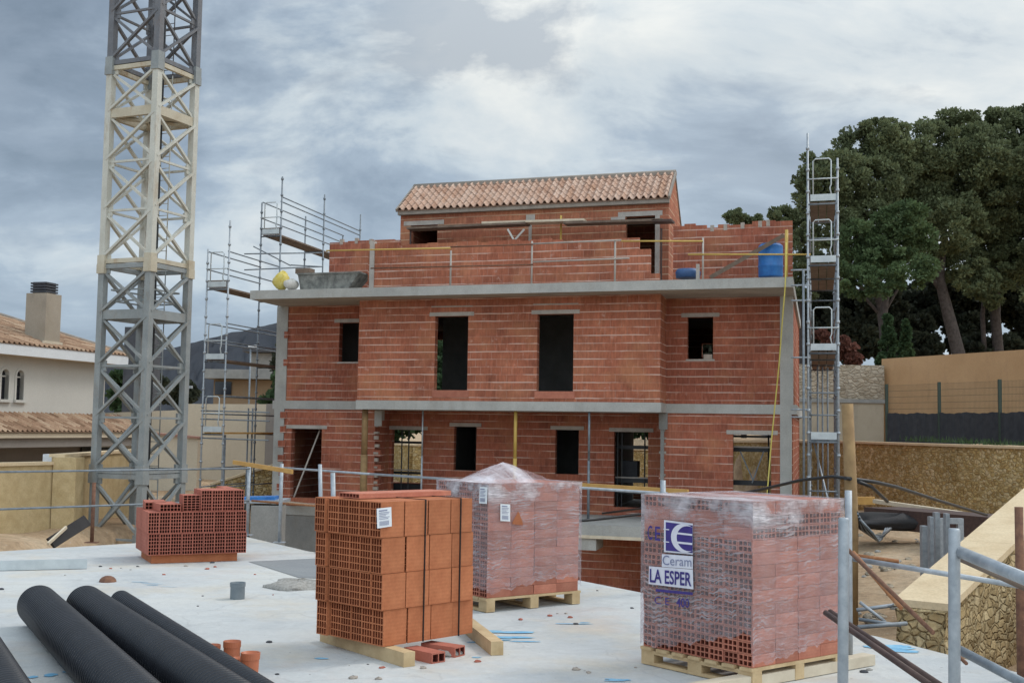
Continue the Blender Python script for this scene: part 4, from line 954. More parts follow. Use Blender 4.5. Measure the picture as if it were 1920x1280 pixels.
wall_run('planter_wall', [(at(395,912,37).x, 37, z(395,910,37)), (at(455,892,37).x, 37.2, z(455,890,37)), (at(530,868,37).x, 37.5, z(530,868,37))], .35, M_rubble, 'yellow rubble wall with rising pale coping beside the left scaffold', cop=True, copmat=M_coping, zb=-3)
for px, py, lab in ((110, 1004, 'black formwork board leaning at the foot of the garden wall'),):
    b = MB(); A = at(95, 1018, 21.5); B = at(163, 975, 22.4); b.bar(A, B, .22, .05, (.4,-.4,.3)); tag(b.build('formwork_board', M_tarp), lab, 'board')
b = MB(); A = at(90, 1019, 21.3); B = at(124, 988, 21.9); b.bar(A, B, .04, .05); tag(b.build('board_edge', M_wood_pale), 'pale batten along the top of the black formwork board', 'batten')
# far houses behind the left scaffold and a street lamp
t = thing('distant_house', 'far ochre house with a grey flat roof seen through the left scaffold', 'house', at(480, 760, 80))
b = MB(); b.box(at(425,0,80).x, at(545,0,80).x, 80, 88, -.6, z(480,712,80)); b.build('wall', mat_concrete('dull_ochre', (.22,.15,.09), (.28,.2,.13), .5), t)
b = MB(); b.box(at(412,0,80).x, at(550,0,80).x, 79, 88.5, z(480,711,80), z(480,694,80)); b.build('roof', M_conc_dk, t)
b = MB(); b.box(at(428,0,80).x, at(458,0,80).x, 79.9, 79.99, z(440,740,80), z(440,716,80)); b.build('window', M_glass_dk, t)
t = thing('distant_house', 'far grey house with a dark roof beside the left corner of the brick house', 'house', at(510, 720, 110))
b = MB(); b.box(at(490,0,110).x, at(640,0,110).x, 110, 118, -.6, z(510,662,110)); b.build('wall', M_conc_dk, t)
b = MB(); b.box(at(480,0,110).x, at(645,0,110).x, 109, 118.5, z(510,661,110), z(510,654,110)); b.build('roof', M_tar, t)
t = thing('street_lamp', 'slim street lamp with a white flat head behind the left scaffold', 'street lamp', at(470, 760, 60))
A = at(470, 650, 60); MB().tube([V((A.x, 60, -.6)), A], .045, 8).build('pole', M_galv_dk, t); MB().box(A.x-.1, A.x+.28, 59.9, 60.15, A.z-.02, A.z+.09).build('lamp_head', M_facade_w, t)
t = thing('street_lamp', 'smaller lamp post just left of the crane cable behind the mast', 'street lamp', at(350, 760, 62))
A = at(352, 727, 62); MB().tube([V((A.x, 62, -.6)), A], .06, 8).build('pole', M_galv, t); MB().box(A.x-.22, A.x+.22, 61.9, 62.15, A.z-.02, A.z+.12).build('lamp_head', M_galv, t)

# ================================================================== RIGHT SIDE: retaining walls, fence, ochre wall
zt = 1.27
wall_run('retaining_wall', [(18.2, 17.0, zt), (13.3, 30.8, zt), (10.9, 38.0, zt+.02), (8.6, 47, zt-.1)], .45, M_rubble, 'long yellow rubble retaining wall with pale coping on the right', cop=True, copmat=M_coping, zb=-2)
wall_run('retaining_wall', [(8.4, 47.2, .80), (-4.0, 50.0, .80), (-8, 58, .8)], .45, M_rubble, 'yellow rubble wall behind the brick house seen through its openings', cop=True, copmat=M_coping, zb=-3)
A, B = at(1480, 690, 47.5), at(1658, 690, 47.5)
t = thing('rendered_wall', 'pale rubble wall above a smooth plinth beside the ochre wall', 'wall', (A.x, 47.5, 1))
MB().box(A.x, B.x, 47.5, 48, z(1600,752,47.5), z(1600,684,47.5)).build('stone_band', M_rubble_pale, t)
MB().box(A.x, B.x-.05, 47.45, 48, .8, z(1600,753,47.5)).build('plinth', M_greyrender if False else mat_concrete('beige_plinth', (.34,.29,.22), (.40,.345,.265), 1), t)
MB().box(A.x, B.x, 47.38, 47.5, z(1600,755,47.5), z(1600,748,47.5)).build('ledge', M_conc_dk, t)
A, B = at(1658, 673, 48), at(1925, 655, 42.3); d = (B-A); C_ = A+d*2.2
wall_run('ochre_wall', [(A.x, A.y, A.z), (B.x, B.y, (A.z+B.z)/2+.02), (C_.x, C_.y, A.z+.05)], .3, M_orange_w, 'tall plain ochre rendered wall under the pine trees', zb=.8)
t = thing('mesh_fence', 'dark green wire mesh fence with black shade netting on the upper terrace', 'fence', at(1760, 822, 41.5))
FP = [(1663,720,822,44.5),(1762,716,826,42.0),(1876,711,833,39.2),(2003,706,843,36.5)]
fp = []
for px, y0, y1, Y in FP:
    A, B = at(px, y1, Y), at(px, y0, Y); fp.append((A, B)); b = MB(); b.box(A.x-.05, A.x+.05, Y-.04, Y+.04, 1.0, B.z); b.build('post', M_greenpost, t)
for i in range(3):
    (A, B), (C_, D_) = fp[i], fp[i+1]; L = (C_-A).length
    b = MB(); b.face([V((A.x,A.y,1.2)), V((C_.x,C_.y,1.2)), V((D_.x,D_.y,D_.z-.05)), V((B.x,B.y,B.z-.05))], [(0,0),(L,0),(L,2),(0,2)]); b.build('mesh_panel', M_mesh, t)
    b = MB(); n = 24; zt_ = [2.36+.02*math.sin(i*2+k*.55)+.012*math.sin(k*1.9) for k in range(n+1)]
    for k in range(n):
        q0, q1 = lerp(A, C_, k/n), lerp(A, C_, (k+1)/n); dv = V((0, -.05-.03*math.sin(k*1.7), 0)); dv1 = V((0, -.05-.03*math.sin((k+1)*1.7), 0))
        b.face([V((q0.x,q0.y,1.1))+dv, V((q1.x,q1.y,1.1))+dv1, V((q1.x,q1.y,zt_[k+1]))+dv1, V((q0.x,q0.y,zt_[k]))+dv], None, 0, True)
    b.build('shade_net', M_net, t)
# sloping stair wall in the right foreground
def stair_wall():
    t = thing('stair_wall', 'sloping rubble stair wall with a broad cream coping in the right foreground', 'wall', (4, 11.2, -.8))
    P = V((3.62, 11.25, 0)); d = V((2.2, 2.85, 0)).normalized(); nn = V((d.y, -d.x, 0)); L = 5.2; w = .44; z0, z1 = .04, 1.06
    f = lambda s, o, z: P+d*s+nn*o+V((0, 0, z))
    n = 26; b = MB(); rg = random.Random(2)
    zt = lambda s: lerp(z0, z1, s/L)-.06
    rows = 8
    def sheet(fn, nu, nv):
        g = [[fn(i/nu, j/nv) for j in range(nv+1)] for i in range(nu+1)]
        for i in range(nu):
            for j in range(nv): b.face([g[i][j], g[i+1][j], g[i+1][j+1], g[i][j+1]], None, 0, True)
    nz = lambda: rg.uniform(-.025, .025)
    sheet(lambda a, c: f(a*L, w+nz(), lerp(-1.2, zt(a*L), c)), 30, 9)
    sheet(lambda a, c: f((1-a)*L, -.0+nz(), lerp(-1.2, zt((1-a)*L), c)), 30, 9)
    sheet(lambda a, c: f(nz()-.12*(1-c), a*w, lerp(-1.2, zt(0), c)), 6, 9)
    b.face([f(L, 0, -1.2), f(L, w, -1.2), f(L, w, zt(L)), f(L, 0, zt(L))]); b.face([f(0, 0, zt(0)), f(L, 0, zt(L)), f(L, w, zt(L)), f(0, w, zt(0))][::-1])
    b.build('rubble_face', M_rubble_near, t)
    b = MB(); cz = lambda s: lerp(z0, z1, s/L)
    seg = 5
    for k in range(seg):
        s0, s1 = lerp(.06, L+.05, k/seg)+.004, lerp(.06, L+.05, (k+1)/seg)
        q = [[f(s, o, cz(s)+dz) for o in (-.05, w+.04) for dz in (-.055, .012)] for s in (s0, s1)]
        (a0, a1, a2, a3), (b0, b1, b2, b3) = q
        for fc in ([a0,b0,b1,a1][::-1],[b2,a2,a3,b3][::-1],[a1,b1,b3,a3][::-1],[a0,a2,b2,b0][::-1],[a0,a1,a3,a2][::-1],[b0,b2,b3,b1][::-1]): b.face(fc)
    b.build('coping', M_coping, t)
    b = MB(); b.box(.9, 3.4, w+.75, w+1.2, -1.2, -.16, lambda s, o, zz: f(s, o, zz+(s-.9)*.10)); b.build('lower_step_wall', M_rubble_near, t)
    b = MB(); b.box(.85, 3.4, w+.70, w+1.25, -.16, -.10, lambda s, o, zz: f(s, o, zz+(s-.9)*.10)); b.build('lower_step_coping', M_coping, t)
stair_wall()

# ================================================================== BRICK STACKS
def hollow(name, L, w, h, nx, nz, mats, web=.009, deep=.07, both=False):
    """hollow clay block: length L along +y, holes open at the y=0 end; origin at the middle of the bottom"""
    b = MB(); x0, x1 = -w/2, w/2
    cw = (w-web*(nx+1))/nx; ch = (h-web*(nz+1))/nz
    fl = lambda x, z, y: V((x, y, z))
    def end(y, s):
        q = lambda xa, xb, za, zb: b.face([fl(xa, za, y), fl(xb, za, y), fl(xb, zb, y), fl(xa, zb, y)][::s], None, 0)
        for j in range(nz+1): q(x0, x1, j*(ch+web), j*(ch+web)+web)
        for j in range(nz):
            za = j*(ch+web)+web; zb = za+ch
            for i in range(nx+1): xa = x0+i*(cw+web); q(xa, xa+web, za, zb)
            for i in range(nx):
                xa = x0+i*(cw+web)+web; xb = xa+cw; y2 = y+deep*s
                for A, B in (((xa, za), (xb, za)), ((xb, za), (xb, zb)), ((xb, zb), (xa, zb)), ((xa, zb), (xa, za))):
                    b.face([fl(*A, y), fl(*A, y2), fl(*B, y2), fl(*B, y)][::s], None, 1)
                b.face([fl(xa, za, y2), fl(xb, za, y2), fl(xb, zb, y2), fl(xa, zb, y2)][::s], None, 1)
    end(0, 1)
    if both: end(L, -1)
    b.box(x0, x1, 0, L, 0, h, None, 0, 'fb' if both else 'f')
    return b.build(name, mats, None, world=False)
def put(proto, loc, rz, first, label, cat, group):
    o = proto if first else proto.copy()
    if not first: COL.objects.link(o)
    o.location = loc; o.rotation_euler = (0, 0, rz); tag(o, label, cat, group); return o
def stack_frame(cpx, lpx, rpx, z):
    C = onz(*cpx, z); Lp = onz(*lpx, z); Rp = onz(*rpx, z); r = Rp-C; l = Lp-C
    ang = math.atan2(r.y, r.x); angl = math.atan2(l.y, l.x)-math.pi/2; a = (ang+angl)/2
    R_ = V((math.cos(a), math.sin(a), 0)); L_ = V((-math.sin(a), math.cos(a), 0))
    return C, L_, R_, l.length, r.length, a-math.pi/2
# --- open stack of orange blocks (left of centre)
zO = .10; C, Lo, Ro, lw, rw, rz = stack_frame((713,1212), (591,1187), (891,1186), zO)
hO = .246; nl = 6; nr = 4; bl = rw/nr-.011; wL_ = lw/nl
pr = hollow('hollow_block', bl, wL_-.002, hO-.003, 4, 5, [M_clay, M_clay_shade], .0075, .09)
first = True; rg = random.Random(11)
for k in range(4):
    sh = (.012, -.004, .006, .0)[k]; bow = lambda i: .035*((i-2.5)/2.5)**2*(1 if k > 1 else .4)
    for i in range(nl):
        for j in range(nr):
            if not (j == 0 or i == 0 or k == 3): continue
            off = rg.uniform(-.004, .004)+(-.02 if (i == nl-1 and j == 0) else 0)
            sl_ = 0 if i else (-.0, .05, -.035, .02)[k]*(1 if j in (1, 2) else 0)
            p = C+Lo*((i+.5)*wL_+(.012 if (i == nl-1) else 0)+(-.02+sh*.5))+Ro*(j*rw/nr+sh+off+bow(i)*0-.012*k+ (0 if j else .0))+V((0, 0, k*hO))
            if k == 0 and i == 0 and j == 3: p = p-Ro*.01
            put(pr, p, rz+(rg.uniform(-.006, .006) if not (k == 0 and i == 0 and j == 3) else .05), first, 'orange hollow clay block in the open unwrapped stack left of centre', 'block', 'blocks of the open orange stack'); first = False
zt_ = zO+4*hO
b = MB(); fo = lambda x, y, z: C+Ro*x+Lo*y+V((0, 0, z))
pr = hollow('hollow_slab', .86, .24, .035, 6, 1, [M_clay_pink, M_clay_pink_shade], .006, .08)
put(pr, C+Lo*.42+Ro*.03+V((0,0,4*hO+.002)), rz-.03, True, 'thin hollow clay slab lying on top of the orange block stack', 'brick', None)
for q, lab in ((.41, 'black strap round the middle of the orange block stack'), (.80, 'black strap near the right end of the orange block stack')):
    x = rw*q; b = MB(); g = .012
    b.box(x-.003, x+.003, -.026-g, -.026, zO-.0, zt_+.004, lambda a, o, zz: C+Ro*a+Lo*o+V((0,0,zz-zO)))
    b.box(x-.003, x+.003, -.026, lw, zt_+.001, zt_+.006, lambda a, o, zz: C+Ro*a+Lo*o+V((0,0,zz-zO)))
    tag(b.build('strap', M_band), lab, 'strap')
def onplane(px, py, P, nrm): d = ray(px, py); return EYE+d*((P-EYE).dot(nrm)/d.dot(nrm))
def sheet_label(name, cpx, P, nrm, label, w=None):
    """paper sheet on a plane; cpx = four pixel corners"""
    q = [onplane(*c, P, nrm) for c in cpx]; b = MB(); n_ = nrm.normalized()*-.004 if nrm.dot(EYE-P) < 0 else nrm.normalized()*.004
    b.face([v+n_ for v in q]); b.face([v+n_*.2 for v in q[::-1]])
    for i in range(4): b.face([q[i]+n_*.2, q[(i+1)%4]+n_*.2, q[(i+1)%4]+n_, q[i]+n_])
    o = b.build(name, M_paper); tag(o, label, 'label')
    # faint printed lines and a barcode block
    b = MB(); bl_ = lambda s, t: lerp(lerp(q[0], q[1], s), lerp(q[3], q[2], s), t)+n_*1.6
    for t0, t1, s0, s1 in ((.10,.16,.12,.7),(.22,.25,.12,.85),(.30,.33,.12,.8),(.38,.41,.12,.6),(.46,.49,.12,.85),(.54,.57,.12,.75)): b.face([bl_(s0,t0), bl_(s1,t0), bl_(s1,t1), bl_(s0,t1)][::-1])
    for k in range(9): s0 = .15+k*.075; b.face([bl_(s0,.66), bl_(s0+.035,.66), bl_(s0+.035,.9), bl_(s0,.9)][::-1])
    b.build('print', M_inkgrey, o)
P_ = C-Lo*.028; sheet_label('paper_label', [(707,990),(734,986),(733,950),(706,953)][::-1], P_, -Lo, 'white paper label on the orange block stack')
# bearers and rubble under the orange stack
def timber(name, p0, p1, w, h, mat, label, cat='timber'):
    b = MB(); b.bar(p0, p1, w, h); return tag(b.build(name, mat), label, cat)
A = onz(612, 1201, 0); B = onz(770, 1250, 0); timber('timber_bearer', A+Lo*.015+V((0,0,.049)), B+Lo*.015+V((0,0,.049)), .09, .096, M_wood, 'long pale timber bearer under the left side of the orange block stack')
A = onz(905, 1206, 0); B = onz(932, 1228, 0); d = (B-A).normalized(); timber('timber_bearer', B-d*1.1+V((0,0,.049)), B+V((0,0,.049)), .09, .096, M_wood, 'timber bearer sticking out under the right side of the orange block stack')
pr = hollow('broken_brick', .30, .12, .07, 2, 1, [M_clay_red, M_clay_red_shade], .01, .06)
tdir = onz(612, 1201, 0)-onz(770, 1250, 0); trz = math.atan2(tdir.y, tdir.x)-math.pi/2
put(pr, onz(822, 1242, 0)+V((0,0,.0)), trz+.12, True, 'broken red brick lying left under the orange block stack', 'brick', None)
put(pr, onz(862, 1230, 0), trz+.32, False, 'flat red brick lying right under the orange block stack', 'brick', None)
tag(lump('rubble', onz(838, 1228, 0)+V((0,0,.015)), .11, .07, .03, M_gravel, 6), 'small grey rubble heap between the two bricks under the orange stack', 'rubble')

# --- dark red block stack at the back left
zR_ = .10; C, Lr, Rr, lw, rw, rz = stack_frame((277,1041), (265,1026), (458,1034), zR_); hR = .243
nc = 9; wr_ = rw/nc; d_ = .46
pr = hollow('hollow_block', d_-.006, wr_-.002, hR-.003, 4, 6, [M_clay_red, M_clay_red_shade], .0075, .09, False)
first = True
# here the open ends face the camera along R, so the length runs along L
rzr = rz+math.pi/2-math.pi/2
def redblock(x, y, zlev, lab, grp, rot=0):
    global first
    put(pr, C+Rr*x+Lr*y+V((0,0,zlev)), math.atan2(Lr.y, Lr.x)-math.pi/2+rot, first, lab, 'block', grp); first = False
RL = 'dark red hollow block in the low stack beside the crane mast'; RG = 'blocks of the low red stack'
for k in range(2):
    for i in range(nc):
        for j in range(2):
            if j == 1 and not (i in (0, nc-1) or k == 1): continue
            redblock((i+.5)*wr_+rg.uniform(-.002,.002)-.01*k, j*d_+rg.uniform(-.006,.006), k*hR, RL, RG)
for i in range(5, 9):
    redblock((i+.35)*wr_-.02, .02+.01*(i%2), 2*hR, 'dark red block in the raised right end of the low red stack', 'top blocks of the low red stack')
redblock(8.3*wr_-.02, .50, 2*hR, 'dark red block at the back of the raised end of the low red stack', None)
pr2 = hollow('hollow_block', .24, .24, .185, 5, 6, [M_clay_red, M_clay_red_shade], .0075, .08)
put(pr2, C+Rr*(4.05*wr_)+Lr*.06+V((0,0,2*hR)), math.atan2(Lr.y, Lr.x)-math.pi/2, True, 'square red block standing in the middle of the low red stack top', 'block', None)
pr3 = hollow('hollow_slab', .50, .24, .085, 6, 2, [M_clay_red, M_clay_red_shade], .0075, .08)
put(pr3, C+Rr*(1.95*wr_)+Lr*.05+V((0,0,2*hR)), math.atan2(Lr.y, Lr.x)-math.pi/2+.04, True, 'flat red block lying at the left end of the low red stack top', 'block', None)
put(pr3, C+Rr*(1.1*wr_)+Lr*.42+V((0,0,2*hR)), math.atan2(Lr.y, Lr.x)-math.pi/2-.1, False, 'flat red block behind the left end of the low red stack top', 'block', None)
b = MB(); b.box(.05, rw-.09, .06, .8, -zR_+.002, -.004, lambda x, y, zz: C+Rr*x+Lr*y+V((0,0,zz))); tag(b.build('base_layer', M_clay), 'low orange brick plinth carrying the dark red stack', 'bricks')

# --- shrink-wrapped pallets
def pallet(C, L_, R_, lw, rw, h, label, mat=M_wood):
    t = thing('wooden_pallet', label, 'pallet', C+L_*lw/2+R_*rw/2-V((0,0,h)))
    f = lambda x, y, z: C+R_*x+L_*y+V((0,0,z-h))
    for k in range(7):
        a = k*(lw-.10)/6; MB().box(-.01, rw+.01, a, a+.10, h-.022, h-.002, f).build('top_board', mat, t)
    for x in (0, rw/2-.045, rw-.09):
        MB().box(x, x+.09, 0, lw, h-.045, h-.0225, f).build('stringer_board', mat, t)
        for y in (0, lw/2-.06, lw-.12): MB().box(x, x+.09, y, y+.12, .0225, h-.0455, f).build('block', mat, t)
        MB().box(x, x+.09, 0, lw, .001, .022, f).build('bottom_board', mat, t)
    return t
def wrapped(C, L_, R_, lw, rw, H_, zb, label, group, rot_rows, mats, bare, seed, peak=0.0):
    a = math.atan2(R_.y, R_.x)
    nw = round(lw/.118); w = lw/nw; nl = 4; l = rw/nl; nh = round(H_/.08); h = H_/nh
    pr = hollow('hollow_brick', l-.004, w-.003, h-.002, 3, 2, mats, .0085, .06, False)
    pr_s = hollow('hollow_brick', lw/4-.004, w-.003, h-.002, 3, 2, mats, .0085, .06, False)
    f1 = f2 = True; rg = random.Random(seed)
    for k in range(nh):
        jx = rg.uniform(-.004, .004)
        if k in rot_rows:
            n2 = round(rw/w); w2 = rw/n2
            for j in range(n2):
                for i in range(4):
                    if not (j == 0 or i == 0 or k == nh-1): continue
                    put(pr_s, C+R_*((j+.5)*w2)+L_*(i*lw/4+.002)+V((0,0,k*h)), a, f2, label, 'brick', group); f2 = False
            continue
        for i in range(nw):
            for j in range(nl):
                if not (j == 0 or i == 0 or k == nh-1): continue
                put(pr, C+L_*((i+.5)*w)+R_*(j*l+jx+rg.uniform(-.003,.003))+V((0,0,k*h)), a-math.pi/2, f1, label, 'brick', group); f1 = False
    if f2: bpy.data.objects.remove(pr_s)
    # the film: a shell of four crinkled sides and a top, open below
    b = MB(); g = .016; r2 = np.random.default_rng(seed); ring = []
    per = [(-g, -g), (rw+g, -g), (rw+g, lw+g), (-g, lw+g)]      # (R, L) corners; starts at the near corner
    n = 40; m = 26; cols = []
    for s in range(4):
        p0, p1 = per[s], per[(s+1) % 4]; ln = math.hypot(p1[0]-p0[0], p1[1]-p0[1])
        for q in range(n): cols.append((lerp(p0[0], p1[0], q/n), lerp(p0[1], p1[1], q/n), s, q/n))
    N_ = len(cols); P_ = []
    ph = r2.uniform(0, 6.28, 12)
    for c, (x, y, s, q) in enumerate(cols):
        zb0 = bare(s, q)+.012*math.sin(c*.9+ph[0])+.008*math.sin(c*2.3+ph[1])
        col = []
        for j in range(m+1):
            zz = lerp(zb0, H_+.006, j/m); edge = min(1, 6*min(q, 1-q))
            amp = .006*edge*(math.sin(zz*24+c*.21+ph[2])*.5+math.sin(zz*61+c*.5+ph[3])*.35+math.sin(c*.55+zz*7+ph[4])*.5)+.005*edge
            if j == m: amp = .003
            nx, ny = ((0,-1),(1,0),(0,1),(-1,0))[s]
            col.append(C+R_*(x+nx*amp)+L_*(y+ny*amp)+V((0,0,zz)))
        P_.append(col)
    for c in range(N_):
        c2 = (c+1) % N_
        for j in range(m):
            u0, u1 = c/n, (c+1)/n
            b.face([P_[c][j], P_[c2][j], P_[c2][j+1], P_[c][j+1]], [(u0, j/m), (u1, j/m), (u1, (j+1)/m), (u0, (j+1)/m)], 0, True)
    G_ = 14
    def top(i, j):
        x, y = lerp(-g, rw+g, i/G_), lerp(-g, lw+g, j/G_); e = min(i, G_-i, j, G_-j)/(G_/2)
        hgt_ = .006+.012*min(1, e*3)*(.5+.5*math.sin(i*1.3+j*.7+ph[5]))+peak*max(0, 1-1.15*math.hypot((i/G_-.45)*1.05, (j/G_-.5)*1.0)*2)**.9
        return C+R_*x+L_*y+V((0,0,H_+hgt_))
    for i in range(G_):
        for j in range(G_):
            b.face([top(i,j), top(i+1,j), top(i+1,j+1), top(i,j+1)], [(i/G_,.86+.1*j/G_), ((i+1)/G_,.86+.1*j/G_), ((i+1)/G_,.86+.1*(j+1)/G_), (i/G_,.86+.1*(j+1)/G_)], 0, True)
    return b.build('stretch_wrap', M_film)
zP = .125
C, Lp, Rp, lw, rw, rz = stack_frame((1411,1252), (1214,1208), (1569,1221), zP)
bareR = lambda s, q: (max(0.0, .02+.12*abs(q-.15)*(1 if q > .15 else .3)) if s == 0 else .04 if s in (1, 2) else (.015+.20*max(0, (q-.18))/.82 if q > .18 else .015))
film = wrapped(C, Lp, Rp, lw, rw, 1.03, zP, 'red hollow brick inside the wrapped printed pallet at right', 'bricks of the right wrapped pallet', (10, 11), [M_clay_pink, M_clay_pink_shade], bareR, 5)
tag(film, 'crinkled clear stretch wrap with blue print round the right pallet of bricks', 'plastic wrap')
pallet(C-Lp*.01-Rp*.01, Lp, Rp, lw+.02, rw+.02, zP-.004, 'wooden pallet under the printed wrapped bricks at right')
# print on the film
PL_P = C-Rp*.034; PL_N = -Rp
xd = -Lp; 
def fp_(px, py): return onplane(px, py, PL_P, PL_N)
def film_poly(name, pxs, mat, parent, lift=0.0, uvw=None):
    b = MB(); q = [fp_(*p)-Rp*lift for p in pxs]; nrm = (q[1]-q[0]).cross(q[2]-q[0])
    if nrm.dot(-Rp) < 0: q = q[::-1]
    b.face(q); b.face([v+Rp*.0012 for v in q[::-1]]); return b.build(name, mat, parent)
logo = film_poly('printed_logo', [(1245,974),(1299,981),(1299,1039),(1245,1034)], M_printwhite, film)
def lp(s, t): return (lerp(1245, 1299, s), lerp(lerp(974, 981, s), lerp(1034, 1039, s), t))
film_poly('logo_ground', [lp(.07,.06), lp(1.0,.06), lp(1.0,.95), lp(.07,.95)], M_ink, logo, .003)
def arc(cx, cy, r, a0, a1, n=18): return [(cx+r*math.cos(math.radians(lerp(a0, a1, i/n))), cy-r*math.sin(math.radians(lerp(a0, a1, i/n)))) for i in range(n+1)]
b = MB()
oo = arc(.72, .50, .46, 52, 308, 22); ii = arc(.86, .50, .40, 68, 292, 22)
for i in range(22):
    q = [fp_(*lp(*p))-Rp*.0055 for p in (oo[i], oo[i+1], ii[i+1], ii[i])]
    nrm = (q[1]-q[0]).cross(q[2]-q[0]); b.face(q if nrm.dot(-Rp) > 0 else q[::-1])
for t0, t1 in ((.335, .395), (.625, .69)):
    q = [fp_(*lp(*p))-Rp*.0058 for p in ((.40,t0),(1.0,t0),(1.0,t1),(.40,t1))]; nrm = (q[1]-q[0]).cross(q[2]-q[0]); b.face(q if nrm.dot(-Rp) > 0 else q[::-1])
for t0, t1, s0, s1 in ((.27,.30,.0,.2), (.66,.69,0,.2), (.06,.95,.965,1.0)):
    q = [fp_(*lp(*p))-Rp*.0058 for p in ((s0,t0),(s1,t0),(s1,t1),(s0,t1))]; nrm = (q[1]-q[0]).cross(q[2]-q[0])
    if s1 < .5: b.face(q if nrm.dot(-Rp) > 0 else q[::-1])
b.build('logo_crescent', M_printwhite, logo)
pan = film_poly('printed_panel', [(1241,1038),(1299,1042),(1299,1066),(1241,1062)], M_printwhite, film)
pan2 = film_poly('printed_panel', [(1217,1061),(1299,1067),(1300,1104),(1216,1094)], M_printwhite, film)
def text(body, pxl, pxr, py0, slope, hpx_, mat, parent, lift, name='print', bold=0.0):
    cu = bpy.data.curves.new(name, 'FONT'); cu.body = body; cu.size = 1; cu.offset = bold; cu.resolution_u = 3
    ob = bpy.data.objects.new(name, cu); COL.objects.link(ob); me = bpy.data.meshes.new_from_object(ob); bpy.data.objects.remove(ob)
    vs = [v.co.copy() for v in me.vertices]; x0 = min(v.x for v in vs); x1 = max(v.x for v in vs); y1 = max(v.y for v in vs); y0 = 0
    mb = MB(); mb.v = []
    for v in vs:
        s = (v.x-x0)/(x1-x0); px = lerp(pxl, pxr, s); py = py0+slope*(px-pxl)-(v.y-y0)/(y1-y0)*hpx_; mb.v.append(tuple(fp_(px, py)-Rp*lift))
    for p in me.polygons: mb.f.append(tuple(p.vertices)); mb.uv.extend([(0,0)]*len(p.vertices)); mb.mi.append(0); mb.sm.append(False)
    return mb.build(name, mat, parent)
text('Ceram', 1243, 1297, 1058, .07, 18, M_inkgrey, pan, .004)
text('LA ESPER', 1219, 1297, 1090, .10, 25, M_ink, pan2, .004, bold=.02)
text('C', 1215, 1224, 1010, .1, 26, M_ink, film, .004, bold=.012); text('E', 1229, 1239, 1012, .1, 26, M_ink, film, .004, bold=.012)
text('400', 1269, 1293, 1136, .1, 17, M_ink, film, .004, bold=.02)
text('C E', 1228, 1256, 1131, .1, 14, M_ink, film, .004)
film_poly('print_bar', [(1230,1103),(1299,1110),(1299,1115),(1230,1108)], M_ink, film, .002)
b = MB(); A = onz(1300, 1281, 0); 
p0, p1 = onz(1395, 1276, .04), onz(1580, 1243, .04); d = (p1-p0).normalized(); timber('long_plank', p0-d*.9, p1+d*.3, .10, .07, M_wood_pale, 'long pale plank lying in front of the right wrapped pallet')
# middle pallet
C, Lp, Rp, lw, rw, rz = stack_frame((913,1121), (809,1092), (1067,1103), zP); lw = .80
bareM = lambda s, q: (.035+.09*min(1, q*1.6) if s == 0 else .04 if s in (1, 2) else .03+.10*(1-abs(q-.85)/.85 if q < .85 else .3)*0+.04)
film2 = wrapped(C, Lp, Rp, lw, rw, .985, zP, 'red hollow brick inside the wrapped pallet behind the orange stack', 'bricks of the middle wrapped pallet', (), [M_clay_pink, M_clay_pink_shade], bareM, 8, .17)
tag(film2, 'clear stretch wrap with a peaked top round the middle pallet of bricks', 'plastic wrap')
pallet(C-Lp*.01-Rp*.01, Lp, Rp, lw+.02, rw+.02, zP-.004, 'wooden pallet under the wrapped bricks behind the orange stack')
sheet_label('paper_label', [(938,944),(956,945),(956,977),(938,976)], C-Lp*.034, -Lp, 'white paper label on the right face of the middle wrapped pallet')
sheet_label('paper_label', [(900,912),(914,913),(913,944),(899,943)], C-Rp*.034, -Rp, 'white paper label on the left face of the middle wrapped pallet')
b = MB(); q = [onplane(*p, C-Lp*.030, -Lp) for p in ((961,978),(972,958),(980,978),(980,984),(961,982))]; nn_ = (q[1]-q[0]).cross(q[2]-q[0]); b.face(q if nn_.dot(-Lp) > 0 else q[::-1]); tag(b.build('film_tear', M_clay), 'torn orange opening in the wrap of the middle pallet', 'tear')

# ================================================================== PIPES AND SMALL THINGS ON THE DECK
def corrugated(name, p0, p1, R_, label, group=None, pitch=.056, n=44):
    d = (p1-p0); L = d.length; d.normalize(); b = MB()
    a = d.cross(V((0,0,1))).normalized(); c = a.cross(d); rings = []
    k = int(L/pitch); prof = [(0, .88), (.12, .975), (.26, 1.0), (.50, 1.0), (.64, .975), (.76, .88)]
    for i in range(k):
        for f, r in prof: rings.append(((i+f)*pitch, r*R_))
    base = 0
    for (s, r) in rings:
        for j in range(n):
            t = 2*math.pi*j/n; b.v.append(tuple(p0+d*s+(a*math.cos(t)+c*math.sin(t))*r))
    for i in range(len(rings)-1):
        for j in range(n):
            j2 = (j+1) % n; b.f.append((i*n+j, i*n+j2, (i+1)*n+j2, (i+1)*n+j)); b.uv.extend([(0,0)]*4); b.mi.append(0); b.sm.append(True)
    # smooth inner wall near the open far end
    o = len(b.v)
    for s in (0, .9):
        for j in range(n): t = 2*math.pi*j/n; b.v.append(tuple(p0+d*s+(a*math.cos(t)+c*math.sin(t))*R_*.86))
    for j in range(n):
        j2 = (j+1) % n; b.f.append((o+j, o+n+j, o+n+j2, o+j2)); b.uv.extend([(0,0)]*4); b.mi.append(0); b.sm.append(True)
        b.f.append((j, o+j, o+j2, j2)); b.uv.extend([(0,0)]*4); b.mi.append(0); b.sm.append(False)
    return tag(b.build(name, M_blackpe), label, 'pipe', group)
PG = 'black corrugated drain pipes on the deck'
def pipe_at(x, y, th, R_, L, label):
    d = V((math.cos(th), math.sin(th), 0)); A = V((x, y, R_+.002)); return corrugated('corrugated_pipe', A, A+d*L, R_, label, PG)
